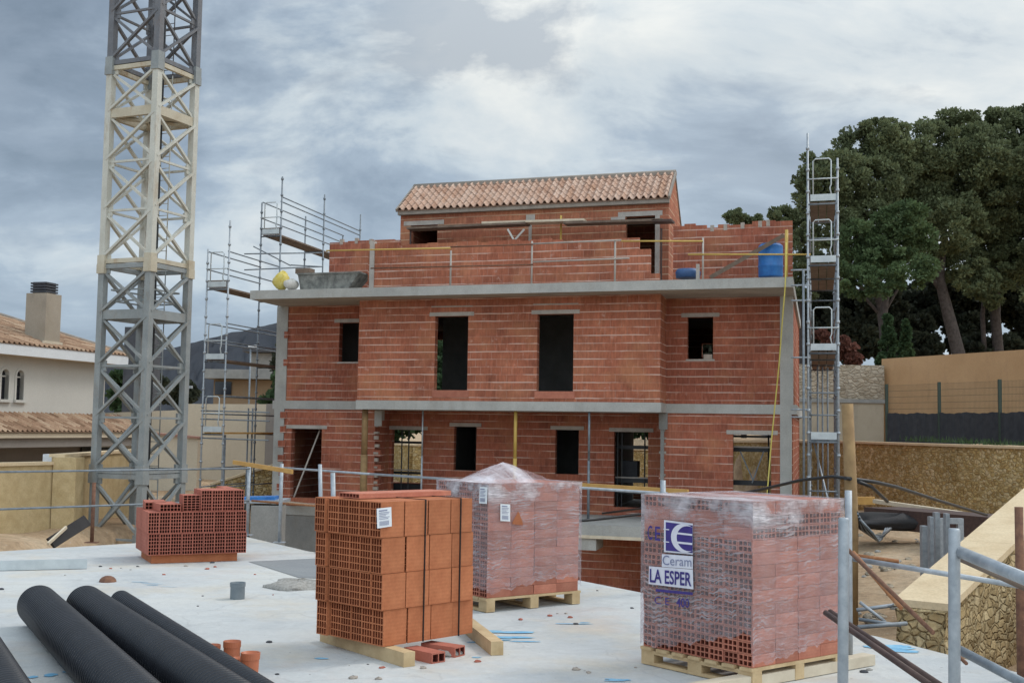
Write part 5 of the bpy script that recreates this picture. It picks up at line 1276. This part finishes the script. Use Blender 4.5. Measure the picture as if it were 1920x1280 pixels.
pipe_at(-3.70, 9.52, -1.068, .155, 4.2, 'thickest black corrugated pipe, leftmost complete one on the deck')
pipe_at(-3.365, 9.62, -1.045, .150, 4.4, 'black corrugated pipe lying just right of the thickest one')
pipe_at(-3.2817, 10.24, -1.063, .09, 4.6, 'thin black corrugated pipe half hidden behind the two thick pipes')
pipe_at(-4.23+.45, 9.24-.79, -1.068, .15, 3.2, 'end of a black corrugated pipe in the bottom left corner of the view')
def stub(name, px, pyb, r, h, mat, label, group=None, tilt=0):
    t = onz(px, pyb, 0); b = MB(); n = 24
    prof = [(r, 0), (r, h*.72), (r*1.0, h*.73), (r*1.07, h*.75), (r*1.07, h), (r*.97, h), (r*.95, h*.3)]
    for (rr, zz) in prof:
        for j in range(n): a = 2*math.pi*j/n; b.v.append((t.x+rr*math.cos(a)+tilt*zz, t.y+rr*math.sin(a), zz))
    for i in range(len(prof)-1):
        for j in range(n): j2 = (j+1) % n; b.f.append((i*n+j, i*n+j2, (i+1)*n+j2, (i+1)*n+j)); b.uv.extend([(0,0)]*4); b.mi.append(0); b.sm.append(i not in (3, 4))
    b.f.append(tuple((len(prof)-1)*n+j for j in range(n))); b.uv.extend([(0,0)]*n); b.mi.append(0); b.sm.append(False)
    return tag(b.build(name, mat), label, 'pipe stub', group)
stub('pipe_stub', 445, 1122, .066, .15, M_pvc_gr, 'short grey plastic pipe stub standing alone on the deck')
stub('pipe_stub', 434, 1245, .055, .155, M_pvc_or, 'tallest orange plastic pipe stub behind the corrugated pipes')
stub('pipe_stub', 466, 1272, .057, .165, M_pvc_or, 'orange plastic pipe stub furthest right beside the thin corrugated pipe', tilt=.05)
stub('pipe_stub', 397, 1236, .054, .10, M_pvc_or, 'orange plastic pipe stub furthest left, half hidden by the thin pipe')
stub('pipe_stub', 447, 1262, .048, .10, M_pvc_or, 'low orange plastic pipe stub between the two taller orange ones')
b = MB(); c = onz(202, 1090, 0); n = 20
for j in range(5):
    th = math.pi/2*j/4
    for i in range(n): a = 2*math.pi*i/n; b.v.append((c.x+.085*math.cos(th)*math.cos(a), c.y+.085*math.cos(th)*math.sin(a), .062*math.sin(th)))
for j in range(4):
    for i in range(n): i2 = (i+1)%n; b.f.append((j*n+i, j*n+i2, (j+1)*n+i2, (j+1)*n+i)); b.uv.extend([(0,0)]*4); b.mi.append(0); b.sm.append(True)
tag(b.build('clay_cap', M_rust), 'small round reddish cap lying on the deck behind the pipes', 'cap')
t = thing('metal_profile', 'long pale metal channel lying at the left edge of the deck', 'profile', onz(80, 1070, 0))
A, B = onz(-90, 1072, 0), onz(163, 1066, 0); d = (B-A).normalized(); nn = V((-d.y, d.x, 0))
MB().bar(A+V((0,0,.055)), B+V((0,0,.055)), .02, .10).build('web', M_galv_lt, t)
MB().bar(A+nn*.07+V((0,0,.01)), B+nn*.07+V((0,0,.01)), .12, .016).build('bottom_flange', M_galv_lt, t)
MB().bar(A+nn*.16+V((0,0,.05)), B+nn*.16+V((0,0,.05)), .02, .085).build('web', M_galv_lt, t)
tag(lump('gravel_heap', onz(560, 1100, 0)+V((0,0,.0)), .34, .28, .075, M_gravel, 12, 26, 10, .25), 'low grey gravel heap on the deck left of the orange stack', 'gravel')
rg = random.Random(21)
dk = [(258,1062,.03),(555,1087,.03),(540,1098,.05),(398,1055,.05),(188,1062,.035),(227,1065,.02),(245,1068,.02),(1185,1140,.03),(1080,1170,.04),(690,1245,.015),(2,1105,.05),(1120,1107,.02),(380,1117,.02),(371,1136,.02),(122,1078,.02),(505,1204,.04),(520,1264,.025),(1620,1260,.05),(655,1247,.01),(1045,1150,.02),(1630,1256,.04)]
for px, py, r in dk:
    p = onz(px, py, 0); tag(lump('stone_chip', p+V((0,0,r*.12)), r*.62, r*.4, r*.26, M_tar if rg.random() < .6 else M_gravel, int(px), 8, 5), 'small loose chip lying on the white deck', 'debris', 'chips scattered over the deck')

rg = random.Random(33)
for k in range(26):
    cx, cy, sp = rg.choice(((715,1245,60),(870,1235,50),(1000,1150,60),(1180,1245,60),(360,1058,80),(560,1090,60)))
    p = onz(cx+rg.gauss(0, sp), cy+abs(rg.gauss(0, 14)), 0); r = rg.uniform(.008, .022)
    tag(lump('brick_crumb', p+V((0,0,r*.3)), r*1.3, r, r*.6, M_clay_red if rg.random() < .65 else M_mortar, 200+k, 7, 4, .4), 'small crumb of brick or mortar on the deck near the stacks', 'debris', 'crumbs around the brick stacks')
# edge protection of the deck
ED = thing('edge_rail', 'grey tube guard rail along the far left edge of the deck', 'guard rail', (-4, 15, 0))
for px, pb, pt_ in ((524,1017,869),(463,1003,868),(172,1017,904)):
    p = onz(px, pb, 0); zt2 = EYE.z+(EYE-p).length*0
    q = at(px+(8 if px == 524 else 2), pt_, p.y); b = MB(); b.tube([p, V((p.x+.0, p.y, q.z))], .026, 8); b.box(p.x-.08, p.x+.08, p.y-.06, p.y+.06, .001, .012); b.build('post', M_galv if px > 200 else M_rust, ED)
pL = onz(-120, 1038, 0); pM = onz(463, 1004, 0); pN = onz(600, 1032, 0)
for zz, m in ((.96, M_galv_dk), (.50, M_galv_dk)):
    MB().tube([pL+V((0,.05,zz)), pM+V((0,.05,zz))], .015, 6).build('rail', m, ED)
RR = .016
ER = thing('edge_rail', 'grey tube guard rail along the right edge of the deck behind the brick stacks', 'guard rail', (0, 13.5, 0))
A_, B_ = pM+V((.05,.05,1.0)), onz(690, 1040, 0)+V((0,.03,1.0)); MB().tube([A_, B_], RR, 6).build('rail', M_galv, ER)
C_ = onz(1250, 1113, 0); MB().tube([B_, C_+V((0,0,.98))], RR, 6).build('rail', M_galv, ER)
MB().tube([pM+V((.05,.03,.5)), B_+V((0,0,-.45)), ], RR, 6).build('rail', M_rust_or, ER)
for px, pb, pt_, w in ((603,1036,870,.05),(627,1042,886,.06),(1246,1112,900,.055)):
    p = onz(px, pb, 0); q = at(px-3, pt_, p.y); b = MB(); b.tube([p, V((q.x, p.y, q.z))], w/2, 8); b.box(p.x-.08, p.x+.08, p.y-.06, p.y+.06, .001, .012); b.build('post', M_galv, ER)
A, B = at(438, 866, 16.6), at(548, 884, 15.4); timber('timber_rail', A, B, .03, .055, M_wood_or, 'yellowish board used as a rail at the far corner of the deck', 'board')
A, B = at(1070, 908, 13.2), at(1290, 922, 11.9); timber('timber_rail', A, B, .03, .05, M_wood_or, 'orange-yellow board used as a rail behind the middle and right pallets', 'board')
# near posts and tubes at the right
RF = thing('edge_rail', 'near grey tube guard rail with rusty lower bars at the right of the deck', 'guard rail', (1.9, 5.5, 0))
def post_near(px0, px1, top, Y, mat=M_galv):
    xa = at(px0, 1200, Y).x; xb = at(px1, 1200, Y).x; r = (xb-xa)/2; x = (xa+xb)/2; zt2 = at((px0+px1)/2, top, Y).z
    b = MB(); b.tube([V((x, Y, 0)), V((x+.012, Y, zt2-.01)), V((x+.012, Y, zt2))], [r, r, r*.85], 14); b.tube([V((x, Y, 0)), V((x, Y, .012))], r*2.6, 14); b.build('post', mat, RF); return V((x, Y, 0)), zt2
post_near(1568, 1588, 970, 5.4); post_near(1775, 1797, 990, 5.0)
x = at(1591, 1000, 8.4).x; MB().tube([V((x, 8.4, 0)), V((x, 8.4, at(1591, 919, 8.4).z))], .026, 10).build('post', M_galv, RF)
x = at(1911, 1000, 8.0).x; MB().tube([V((x, 8.0, 0)), V((x, 8.0, at(1911, 950, 8.0).z))], .028, 10).build('post', M_rust, RF)
def tb(a, Ya, c, Yc, r, m, nm='rail'): MB().tube([at(*a, Ya), at(*c, Yc)], r, 10).build(nm, m, RF)
tb((1790,1030), 5.05, (1945,1094), 4.3, .024, M_galv); tb((1600,1047), 8.4, (1925,1100), 7.8, .018, M_galv)
tb((1590,1030), 6.6, (1750,1186), 6.0, .012, M_rust); tb((1600,1035), 6.9, (1690,1140), 6.5, .012, M_rust_or)
tb((1548,1148), 6.6, (1745,1284), 5.6, .016, M_darkrust); tb((1556,1146), 6.9, (1770,1288), 5.9, .016, M_darkrust)
tb((1800,1218), 5.2, (1925,1283), 4.8, .020, M_galv_dk); tb((1795,1045), 5.3, (1935,1108), 5.0, .012, M_wood_old)
MB().tube([at(1796,1228,5.1), at(1812,1243,5.0)], .008, 6).build('rebar_hook', M_rust, RF)
# objects on the earth beyond the deck
x = at(1594, 900, 14.6).x; b = MB(); b.tube([V((x, 14.6, -1.0)), V((x+.02, 14.6, .6)), V((x-.03, 14.6, at(1592, 757, 14.6).z))], [.082, .076, .07], 14); pole = tag(b.build('timber_pole', M_wood_br), 'tall rough brown timber pole carrying black cables at the right', 'pole')
b = MB(); b.tube([at(p[0], p[1], p[2]) for p in ((1130,962,24),(1300,940,20),(1420,919,17.5),(1500,900,15.5),(1560,893,14.9),(1595,897,14.5))], .022, 6); tag(b.build('black_cable', M_black), 'black cable sagging from the brick house to the timber pole', 'cable')
b = MB(); b.tube([at(p[0], p[1], p[2]) for p in ((1585,896,14.45),(1640,903,15),(1680,912,16.5),(1760,938,19),(1850,965,22))], .025, 6); tag(b.build('black_cable', M_black), 'black cable running from the timber pole down to the right', 'cable')
b = MB(); b.tube([at(p[0], p[1], p[2]) for p in ((1610,903,14.6),(1634,912,15),(1648,925,15.4),(1664,940,15.8))], .022, 6); tag(b.build('black_cable', M_black), 'short drooping end of black cable beside the timber pole', 'cable')
b = MB(); b.tube([at(p[0], p[1], p[2]) for p in ((1075,977,23),(1120,973,23.5),(1170,967,24.5),(1206,963,25))], .03, 6); tag(b.build('black_cable', M_black), 'black cable lying over the concrete ledge between the wrapped pallets', 'cable')
t = thing('cable_coil', 'coil of dark cable hanging from the timber pole', 'cable coil', at(1630, 1010, 14.6))
for k in range(6):
    pts = [at(1606+k*1.2, 958+k*3, 14.55), at(1612+k*5, 990+k*2, 14.7), at(1632+k*3, 1006+k*2.2-3, 14.9), at(1655-k*.5, 1004+k*1.2, 15.1), at(1671-k*2, 990, 15.2)]
    MB().tube(pts, .016, 6).build('cable_loop', M_galv_dk if k % 2 else M_black, t)
b = MB(); A, B = at(1560, 938, 30), at(1890, 976, 25.5); b.bar(at(1592,938,29), at(1640,938,28.8), .25, .18); 
tag(b.build('timber_beam', M_wood_or), 'short orange timber beam at the foot of the rubble retaining wall', 'timber')
timber('timber_beam', at(1640, 939, 28.5), at(1905, 977, 24.5), .12, .09, M_wood_pale, 'long pale timber beam along the foot of the rubble retaining wall')
b = MB(); A, B = at(1655, 968, 26.5), at(1900, 990, 23.0); b.bar(A, B, 1.0, .42)
tag(b.build('steel_beam_stack', M_darkrust), 'dark brown steel beams stacked under the long pale timber', 'beams')
tag(lump('tarp_heap', at(1692, 974, 25.2)-V((0,0,.06)), 1.05, .5, .17, M_tarp, 31, 34, 14, .42), 'crumpled black tarp heap in front of the dark steel beams', 'tarp')
for px, Y, y0, y1, w in ((1752,17.0,966,1010,36),(1851,17.5,985,1010,30)):
    t = thing('steel_trestle', ['galvanised steel trestle standing near the earth in the middle right','galvanised steel trestle partly hidden by the sloping wall coping'][px > 1800], 'trestle', V((at(px,1000,Y).x, Y, gz(at(px,1000,Y).x, Y))), 0)
    xa, xb = at(px-w/2+30, 1000, Y).x, at(px+w/2+30, 1000, Y).x; zt2 = at(px, y0+15, Y).z; g0 = gz((xa+xb)/2, Y)
    for xx in (xa, xb): MB().box(xx-.04, xx+.04, Y-.04, Y+.04, g0-.1, zt2).build('leg', M_galv, t)
    MB().box(xa-.04, xb+.04, Y-.04, Y+.04, zt2+.001, zt2+.08).build('head_bar', M_galv, t)
for px, w, Y, y0, lab in ((1733,10,15.6,985,'dull steel post furthest left among the uprights on the earth'),(1746,7,15.4,968,'thin steel upright second from the left on the earth'),(1757,9,15.8,960,'taller steel upright behind the near grey post on the earth'),(1776,7,15.2,962,'thin steel upright just behind the near grey post')):
    p = at(px, 1100, Y); b = MB(); b.box(p.x-w/2/F*Y, p.x+w/2/F*Y, Y-.05, Y+.05, gz(p.x, Y)-.1, at(px, y0, Y).z); b.box(p.x-.09, p.x+.09, Y-.07, Y+.07, gz(p.x, Y)-.02, gz(p.x, Y)+.02); tag(b.build('steel_upright', M_galv), lab, 'post')
for (a, c, Y, r, m, lab) in (((1605,1042),(1685,1053),13.5,.03,M_rust_or,'rusty orange bar lying on the brown earth'),((1606,1143),(1690,1132),11.5,.02,M_galv,'thin grey tube on the earth near the stair wall'),((1610,1160),(1690,1172),11.2,.018,M_galv_dk,'dark thin tube on the earth at the deck edge'),((1612,1128),(1660,1165),11.3,.016,M_galv,'slanted grey rod on the earth below the timber pole'),((1700,1168),(1608,1175),10.9,.02,M_galv_dk,'low grey tube lying by the foot of the stair wall')):
    b = MB(); b.tube([at(*a, Y), at(*c, Y-.1)], r, 6); tag(b.build('loose_bar', m), lab, 'bar')
rg = random.Random(8)
for k in range(34):
    px, py = rg.uniform(1600, 1735), rg.uniform(985, 1150); Y = 2.4*F/(py-812)*rg.uniform(.98, 1.0); Y = min(Y, 30); p = at(px, py, Y); r = rg.uniform(.03, .09); g0 = gz(p.x, p.y)
    tag(lump('loose_stone', V((p.x, p.y, g0+r*.2)), r*1.3, r, r*.7, M_rubble_pale if rg.random() < .5 else M_gravel, k+40, 8, 5), 'loose pale stone on the brown earth right of the deck', 'stone', 'stones scattered over the earth')
# left yard: blue sheet and clutter behind the deck corner
t = thing('work_bench', 'grey steel bench covered by a blue sheet behind the deck corner', 'bench', at(490, 960, 24))
for px in (466, 528): MB().tube([at(px, 945, 24), V((at(px,945,24).x, 24, -3.4))], .03, 6).build('leg', M_galv_dk, t)
A, B = at(455, 938, 24), at(538, 938, 24); MB().bar(A, B, .8, .06).build('bench_top', M_galv, t); MB().bar(A+V((.06,-.1,.05)), lerp(A, B, .8)+V((0,-.1,.06)), .5, .07).build('blue_sheet', M_blue, t)
b = MB(); p = at(497, 975, 23.5); b.box(at(470,970,23.5).x, at(525,970,23.5).x, 23.5, 24.1, -3.4, at(490,948,23.5).z); tag(b.build('steel_bin', M_conc_dk), 'dull grey bin under the blue-covered bench', 'bin')

# ================================================================== TREES AND SHRUBS
def leaves(lobes, dens, size, seed, Yspread=.9):
    """lobes: (x,y,z,rx,ry,rz). leaf faces gathered in many small clumps over the shell and inside of each lobe"""
    r = np.random.default_rng(seed); Vs = []
    for (x, y, z, rx, ry, rz) in lobes:
        nc = max(8, int(dens*(rx*rz)**.9*19)); d = r.normal(size=(nc, 3)); d /= np.linalg.norm(d, axis=1)[:, None]
        rad = r.uniform(.45, 1.05, nc)**.6; c = d*rad[:, None]*np.array([rx, ry, rz])+np.array([x, y, z])
        cr = r.uniform(.22, .48, nc)*min(1.0, (rx*rz)**.5/1.4)
        per = int(150); ld = r.normal(size=(nc, per, 3)); ld /= np.linalg.norm(ld, axis=2)[:, :, None]
        lp_ = c[:, None, :]+ld*(cr[:, None]*r.uniform(.3, 1.0, (nc, per))**.5)[:, :, None]*np.array([1.15, 1.15, .75])
        ax = ld*.7+r.normal(size=ld.shape)*.6+np.array([0, 0, .55]); ax /= np.linalg.norm(ax, axis=2)[:, :, None]
        sd_ = np.cross(ax, r.normal(size=ax.shape)); sd_ /= np.linalg.norm(sd_, axis=2)[:, :, None]+1e-9
        s = size*r.uniform(.6, 1.3, (nc, per, 1)); L_ = ax*s; W_ = sd_*s*.30
        q = np.stack([lp_-W_*.6, lp_+W_*.6, lp_+L_+W_, lp_+L_-W_], axis=2).reshape(-1, 4, 3); Vs.append(q)
    return np.concatenate(Vs)
def leaf_mesh(name, q, mat, parent):
    n = len(q); me = bpy.data.meshes.new(name); v = q.reshape(-1, 3)
    if parent is not None: A = np.array(pm(parent).inverted()); v = v@A[:3,:3].T+A[:3,3]
    me.vertices.add(n*4); me.vertices.foreach_set('co', v.astype(np.float32).ravel()); me.loops.add(n*4); me.loops.foreach_set('vertex_index', np.arange(n*4, dtype=np.int32))
    me.polygons.add(n); me.polygons.foreach_set('loop_start', np.arange(0, n*4, 4, dtype=np.int32)); me.polygons.foreach_set('loop_total', np.full(n, 4, dtype=np.int32))
    me.materials.append(mat); me.update(calc_edges=True); me.validate()
    o = bpy.data.objects.new(name, me); COL.objects.link(o)
    if parent is not None: o.parent = parent
    return o
def lobes_px(L, Y, seed, deep=.9):
    r = random.Random(seed); out = []
    for l in L:
        px, py, rx, ry = l[:4]; y = Y+(l[4] if len(l) > 4 else r.uniform(-1.6, 1.6)); p = at(px, py, y); k = y/F
        out.append((p.x, p.y, p.z, rx*k, (rx+ry)/2*k*deep, ry*k))
    return out
def pine(label, Y, lob, trunks, mat, seed, dens=1.0, size=.15, name='pine_tree', group='pines on the upper terrace', ground=1.1):
    base = at(trunks[0][0][0], trunks[0][0][1], Y); t = thing(name, label, 'tree', (base.x, Y, ground), 0, group)
    for i, tr_ in enumerate(trunks):
        pts = [at(p[0], p[1], Y+(p[3] if len(p) > 3 else 0)) for p in tr_]; rs = [p[2] for p in tr_]
        if i == 0: pts = [V((pts[0].x, Y, ground-.2))]+pts; rs = [rs[0]*1.15]+rs
        # soften the polyline
        P2, R2 = [], []
        for a in range(len(pts)-1):
            for k in range(3): P2.append(lerp(pts[a], pts[a+1], k/3)); R2.append(lerp(rs[a], rs[a+1], k/3))
        P2.append(pts[-1]); R2.append(rs[-1]); MB().tube(P2, R2, 9).build('trunk' if i == 0 else 'limb', M_bark, t)
    leaf_mesh('crown', leaves(lobes_px(lob, Y, seed), dens, size, seed), mat, t); return t
pine('tall dark pine at the left edge of the grove, behind the right scaffold', 60, [(1560,330,58,48),(1602,285,58,40),(1650,258,55,34),(1540,365,46,42),(1620,340,80,56),(1585,395,55,40),(1530,330,38,40),(1670,300,60,45),(1560,430,44,38),(1595,450,46,44),(1560,490,40,46),(1640,400,50,40)],
     [[(1665,668,.30),(1652,570,.26),(1628,440,.18),(1600,330,.10)], [(1648,560,.10),(1600,528,.08),(1575,500,.04)], [(1655,595,.10),(1610,545,.06),(1570,520,.04)]], M_pine, 1)
pine('lighter bushy pine hanging low in front of the grove beside the scaffold', 56, [(1680,450,68,52),(1640,495,48,40),(1705,500,50,38),(1655,535,36,24),(1612,470,42,56),(1700,420,50,36),(1620,530,36,36),(1590,520,24,40)],
     [[(1660,668,.22),(1655,600,.20),(1668,510,.10)], [(1656,590,.08),(1690,530,.05)]], M_pine_lt, 2)
pine('tallest pine in the middle of the grove with a leaning forked trunk', 63, [(1740,285,78,48),(1800,250,70,42),(1705,325,70,55),(1795,335,82,60),(1735,385,72,50),(1845,300,60,50),(1780,420,80,55),(1790,495,56,38),(1828,520,42,30),(1740,460,50,50),(1800,228,40,22),(1700,400,60,46),(1830,400,60,50),(1850,350,60,50),(1720,360,60,50)],
     [[(1798,668,.36),(1778,590,.32),(1763,530,.26),(1748,430,.18),(1760,330,.10)], [(1765,545,.16),(1738,508,.10),(1715,470,.05)], [(1763,530,.20),(1768,470,.16),(1775,400,.08)]], M_pine, 3)
pine('broad pine at the right edge of the grove', 66, [(1900,250,68,44),(1862,232,48,26),(1880,325,80,60),(1935,372,75,62),(1862,400,72,52),(1905,450,84,50),(1965,300,80,75),(1848,465,52,40),(1930,500,70,40),(1850,540,36,36),(1960,440,70,60),(1935,225,50,24),(1890,390,70,50),(1880,500,50,34)],
     [[(1872,668,.30),(1866,590,.28),(1868,480,.20),(1885,370,.10)], [(1846,664,.14),(1842,590,.13),(1852,500,.08)]], M_pine, 4)
pine('pine at the far right partly outside the view', 62, [(2000,300,90,80),(2030,400,90,80),(1990,480,70,60),(2080,340,90,90),(1965,545,40,40)], [[(2010,668,.3),(2015,560,.26),(2020,400,.14)]], M_pine, 14)
pine('small round pine top showing above the middle of the right parapet', 74, [(1392,406,30,18),(1410,412,22,14),(1375,413,18,10)], [[(1395,560,.16),(1395,420,.08)]], M_pine, 5, 1.3)
pine('bushy pine top showing above the right end of the right parapet', 70, [(1470,410,34,20),(1500,425,30,36),(1455,412,20,14),(1510,470,26,50),(1500,540,26,50)], [[(1505,640,.2),(1500,440,.1)]], M_pine, 6, 1.2)
BG = 'dark bushes under the pines'
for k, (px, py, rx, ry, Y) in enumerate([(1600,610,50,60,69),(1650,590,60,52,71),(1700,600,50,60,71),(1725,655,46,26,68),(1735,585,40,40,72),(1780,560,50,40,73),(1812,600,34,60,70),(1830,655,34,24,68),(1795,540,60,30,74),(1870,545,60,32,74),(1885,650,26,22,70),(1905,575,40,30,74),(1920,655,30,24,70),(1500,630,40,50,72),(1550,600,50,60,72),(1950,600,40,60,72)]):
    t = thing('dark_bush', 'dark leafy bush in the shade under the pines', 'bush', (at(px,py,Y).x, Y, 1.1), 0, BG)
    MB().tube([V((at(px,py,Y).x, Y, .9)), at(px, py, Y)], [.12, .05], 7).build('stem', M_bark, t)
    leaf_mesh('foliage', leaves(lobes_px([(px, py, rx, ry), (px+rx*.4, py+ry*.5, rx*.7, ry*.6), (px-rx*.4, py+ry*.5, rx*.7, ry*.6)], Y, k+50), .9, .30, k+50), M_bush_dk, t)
def cone(label, px, y0, y1, w, Y, mat, seed, name='cypress_shrub'):
    t = thing(name, label, 'shrub', (at(px,y1,Y).x, Y, 1.1)); L = []
    for i in range(7): s = i/6; L.append((px, lerp(y1, y0, s), w*(1-.8*s**1.3), (y1-y0)/9, 0))
    MB().tube([V((at(px,y1,Y).x, Y, .9)), at(px, y0, Y)], [.06, .02], 6).build('stem', M_bark, t)
    leaf_mesh('foliage', leaves(lobes_px(L, Y, seed), 1.6, .15, seed), mat, t)
cone('light green conical shrub standing behind the left end of the ochre wall', 1664, 600, 690, 19, 53, M_shrub, 71)
cone('small pale conical shrub right of the taller conical shrub', 1699, 612, 690, 12, 53, M_shrub, 72)
t = thing('red_leaved_bush', 'reddish bush above the pale rubble wall beside the right scaffold', 'bush', (at(1592,690,52).x, 52, 1.1))
MB().tube([V((at(1592,690,52).x, 52, .9)), at(1592,650,52)], [.05, .02], 6).build('stem', M_bark, t)
leaf_mesh('foliage', leaves(lobes_px([(1592,660,16,20,0),(1580,645,12,10,0),(1545,632,14,12,0),(1602,680,12,12,0)], 52, 73), 1.4, .18, 73), M_flower, t)
for k, (px, py, rx, ry, Y, lab) in enumerate(((232,735,24,34,66,'dark green tree right of the white house behind the crane mast'),(338,735,26,22,66,'small dark tree behind the right leg of the crane mast'),(292,728,22,26,70,'dark tree seen through the middle of the crane mast'),(535,690,18,60,75,'dark tree close behind the left corner of the brick house'))):
    t = thing('garden_tree', lab, 'tree', (at(px,py,Y).x, Y, -.6)); MB().tube([V((at(px,py,Y).x, Y, -.8)), at(px, py, Y)], [.14, .05], 7).build('trunk', M_bark, t)
    leaf_mesh('crown', leaves(lobes_px([(px,py,rx,ry,0),(px+rx*.5,py+ry*.4,rx*.6,ry*.5,0),(px-rx*.5,py+ry*.35,rx*.6,ry*.5,0)], Y, 80+k), 1.0, .28, 80+k), M_bush_dk if k else M_shrub, t)
for px, py, rx, ry, lab, sd in ((824,690,60,70,'green tree behind the brick house seen through the left tall bay window',121),(1330,650,60,60,'grey-green tree behind the brick house seen through the right wing window',122)):
    t = thing('garden_tree', lab, 'tree', (at(px,py,57).x, 57, 1)); MB().tube([V((at(px,py,57).x, 57, .8)), at(px, py, 57)], [.16, .06], 7).build('trunk', M_bark, t)
    leaf_mesh('crown', leaves(lobes_px([(px,py,rx,ry,0),(px+rx*.5,py+ry*.4,rx*.7,ry*.6,0),(px-rx*.5,py+ry*.4,rx*.7,ry*.6,0)], 57, sd), 1.0, .26, sd), M_shrub if px < 1000 else M_bush_dk, t)
# greenery and hedge behind the house, seen through its rear openings
t = thing('hedge', 'green hedge behind the brick house seen through the first-floor window', 'hedge', (2, 54, 1))
leaf_mesh('foliage', leaves([(x, 55+random.uniform(-.6,.6), 2.6, 1.2, .8, 1.5) for x in np.arange(-10, 9, 1.5)], .8, .3, 95), M_shrub, t)
# dry grass tufts on the upper terrace edge
def grass(name, label, area, n, seed, mat):
    r = np.random.default_rng(seed); P_ = np.array([[p.x, p.y, p.z] for p in area]); i = r.integers(0, len(P_)-1, n); s = r.uniform(0, 1, n)[:, None]
    c = P_[i]*(1-s)+P_[i+1]*s+np.stack([r.normal(0,.25,n), r.normal(0,.3,n), np.zeros(n)], 1); h = r.uniform(.06, .22, (n, 1)); a = r.uniform(0, 6.28, n); w = np.stack([np.cos(a), np.sin(a), np.zeros(n)], 1)*.02
    tip = c+np.concatenate([r.normal(0,.06,(n,2)), h], 1); o = leaf_mesh(name, np.stack([c-w, c+w, tip+w*.3, tip-w*.3], 1), mat, None); return tag(o, label, 'grass', None, 'stuff')
grass('dry_grass', 'green weeds along the foot of the shade netting', [at(1700,826,41), at(1800,830,39), at(1900,836,36), at(1960,842,34)], 450, 3, M_shrub)
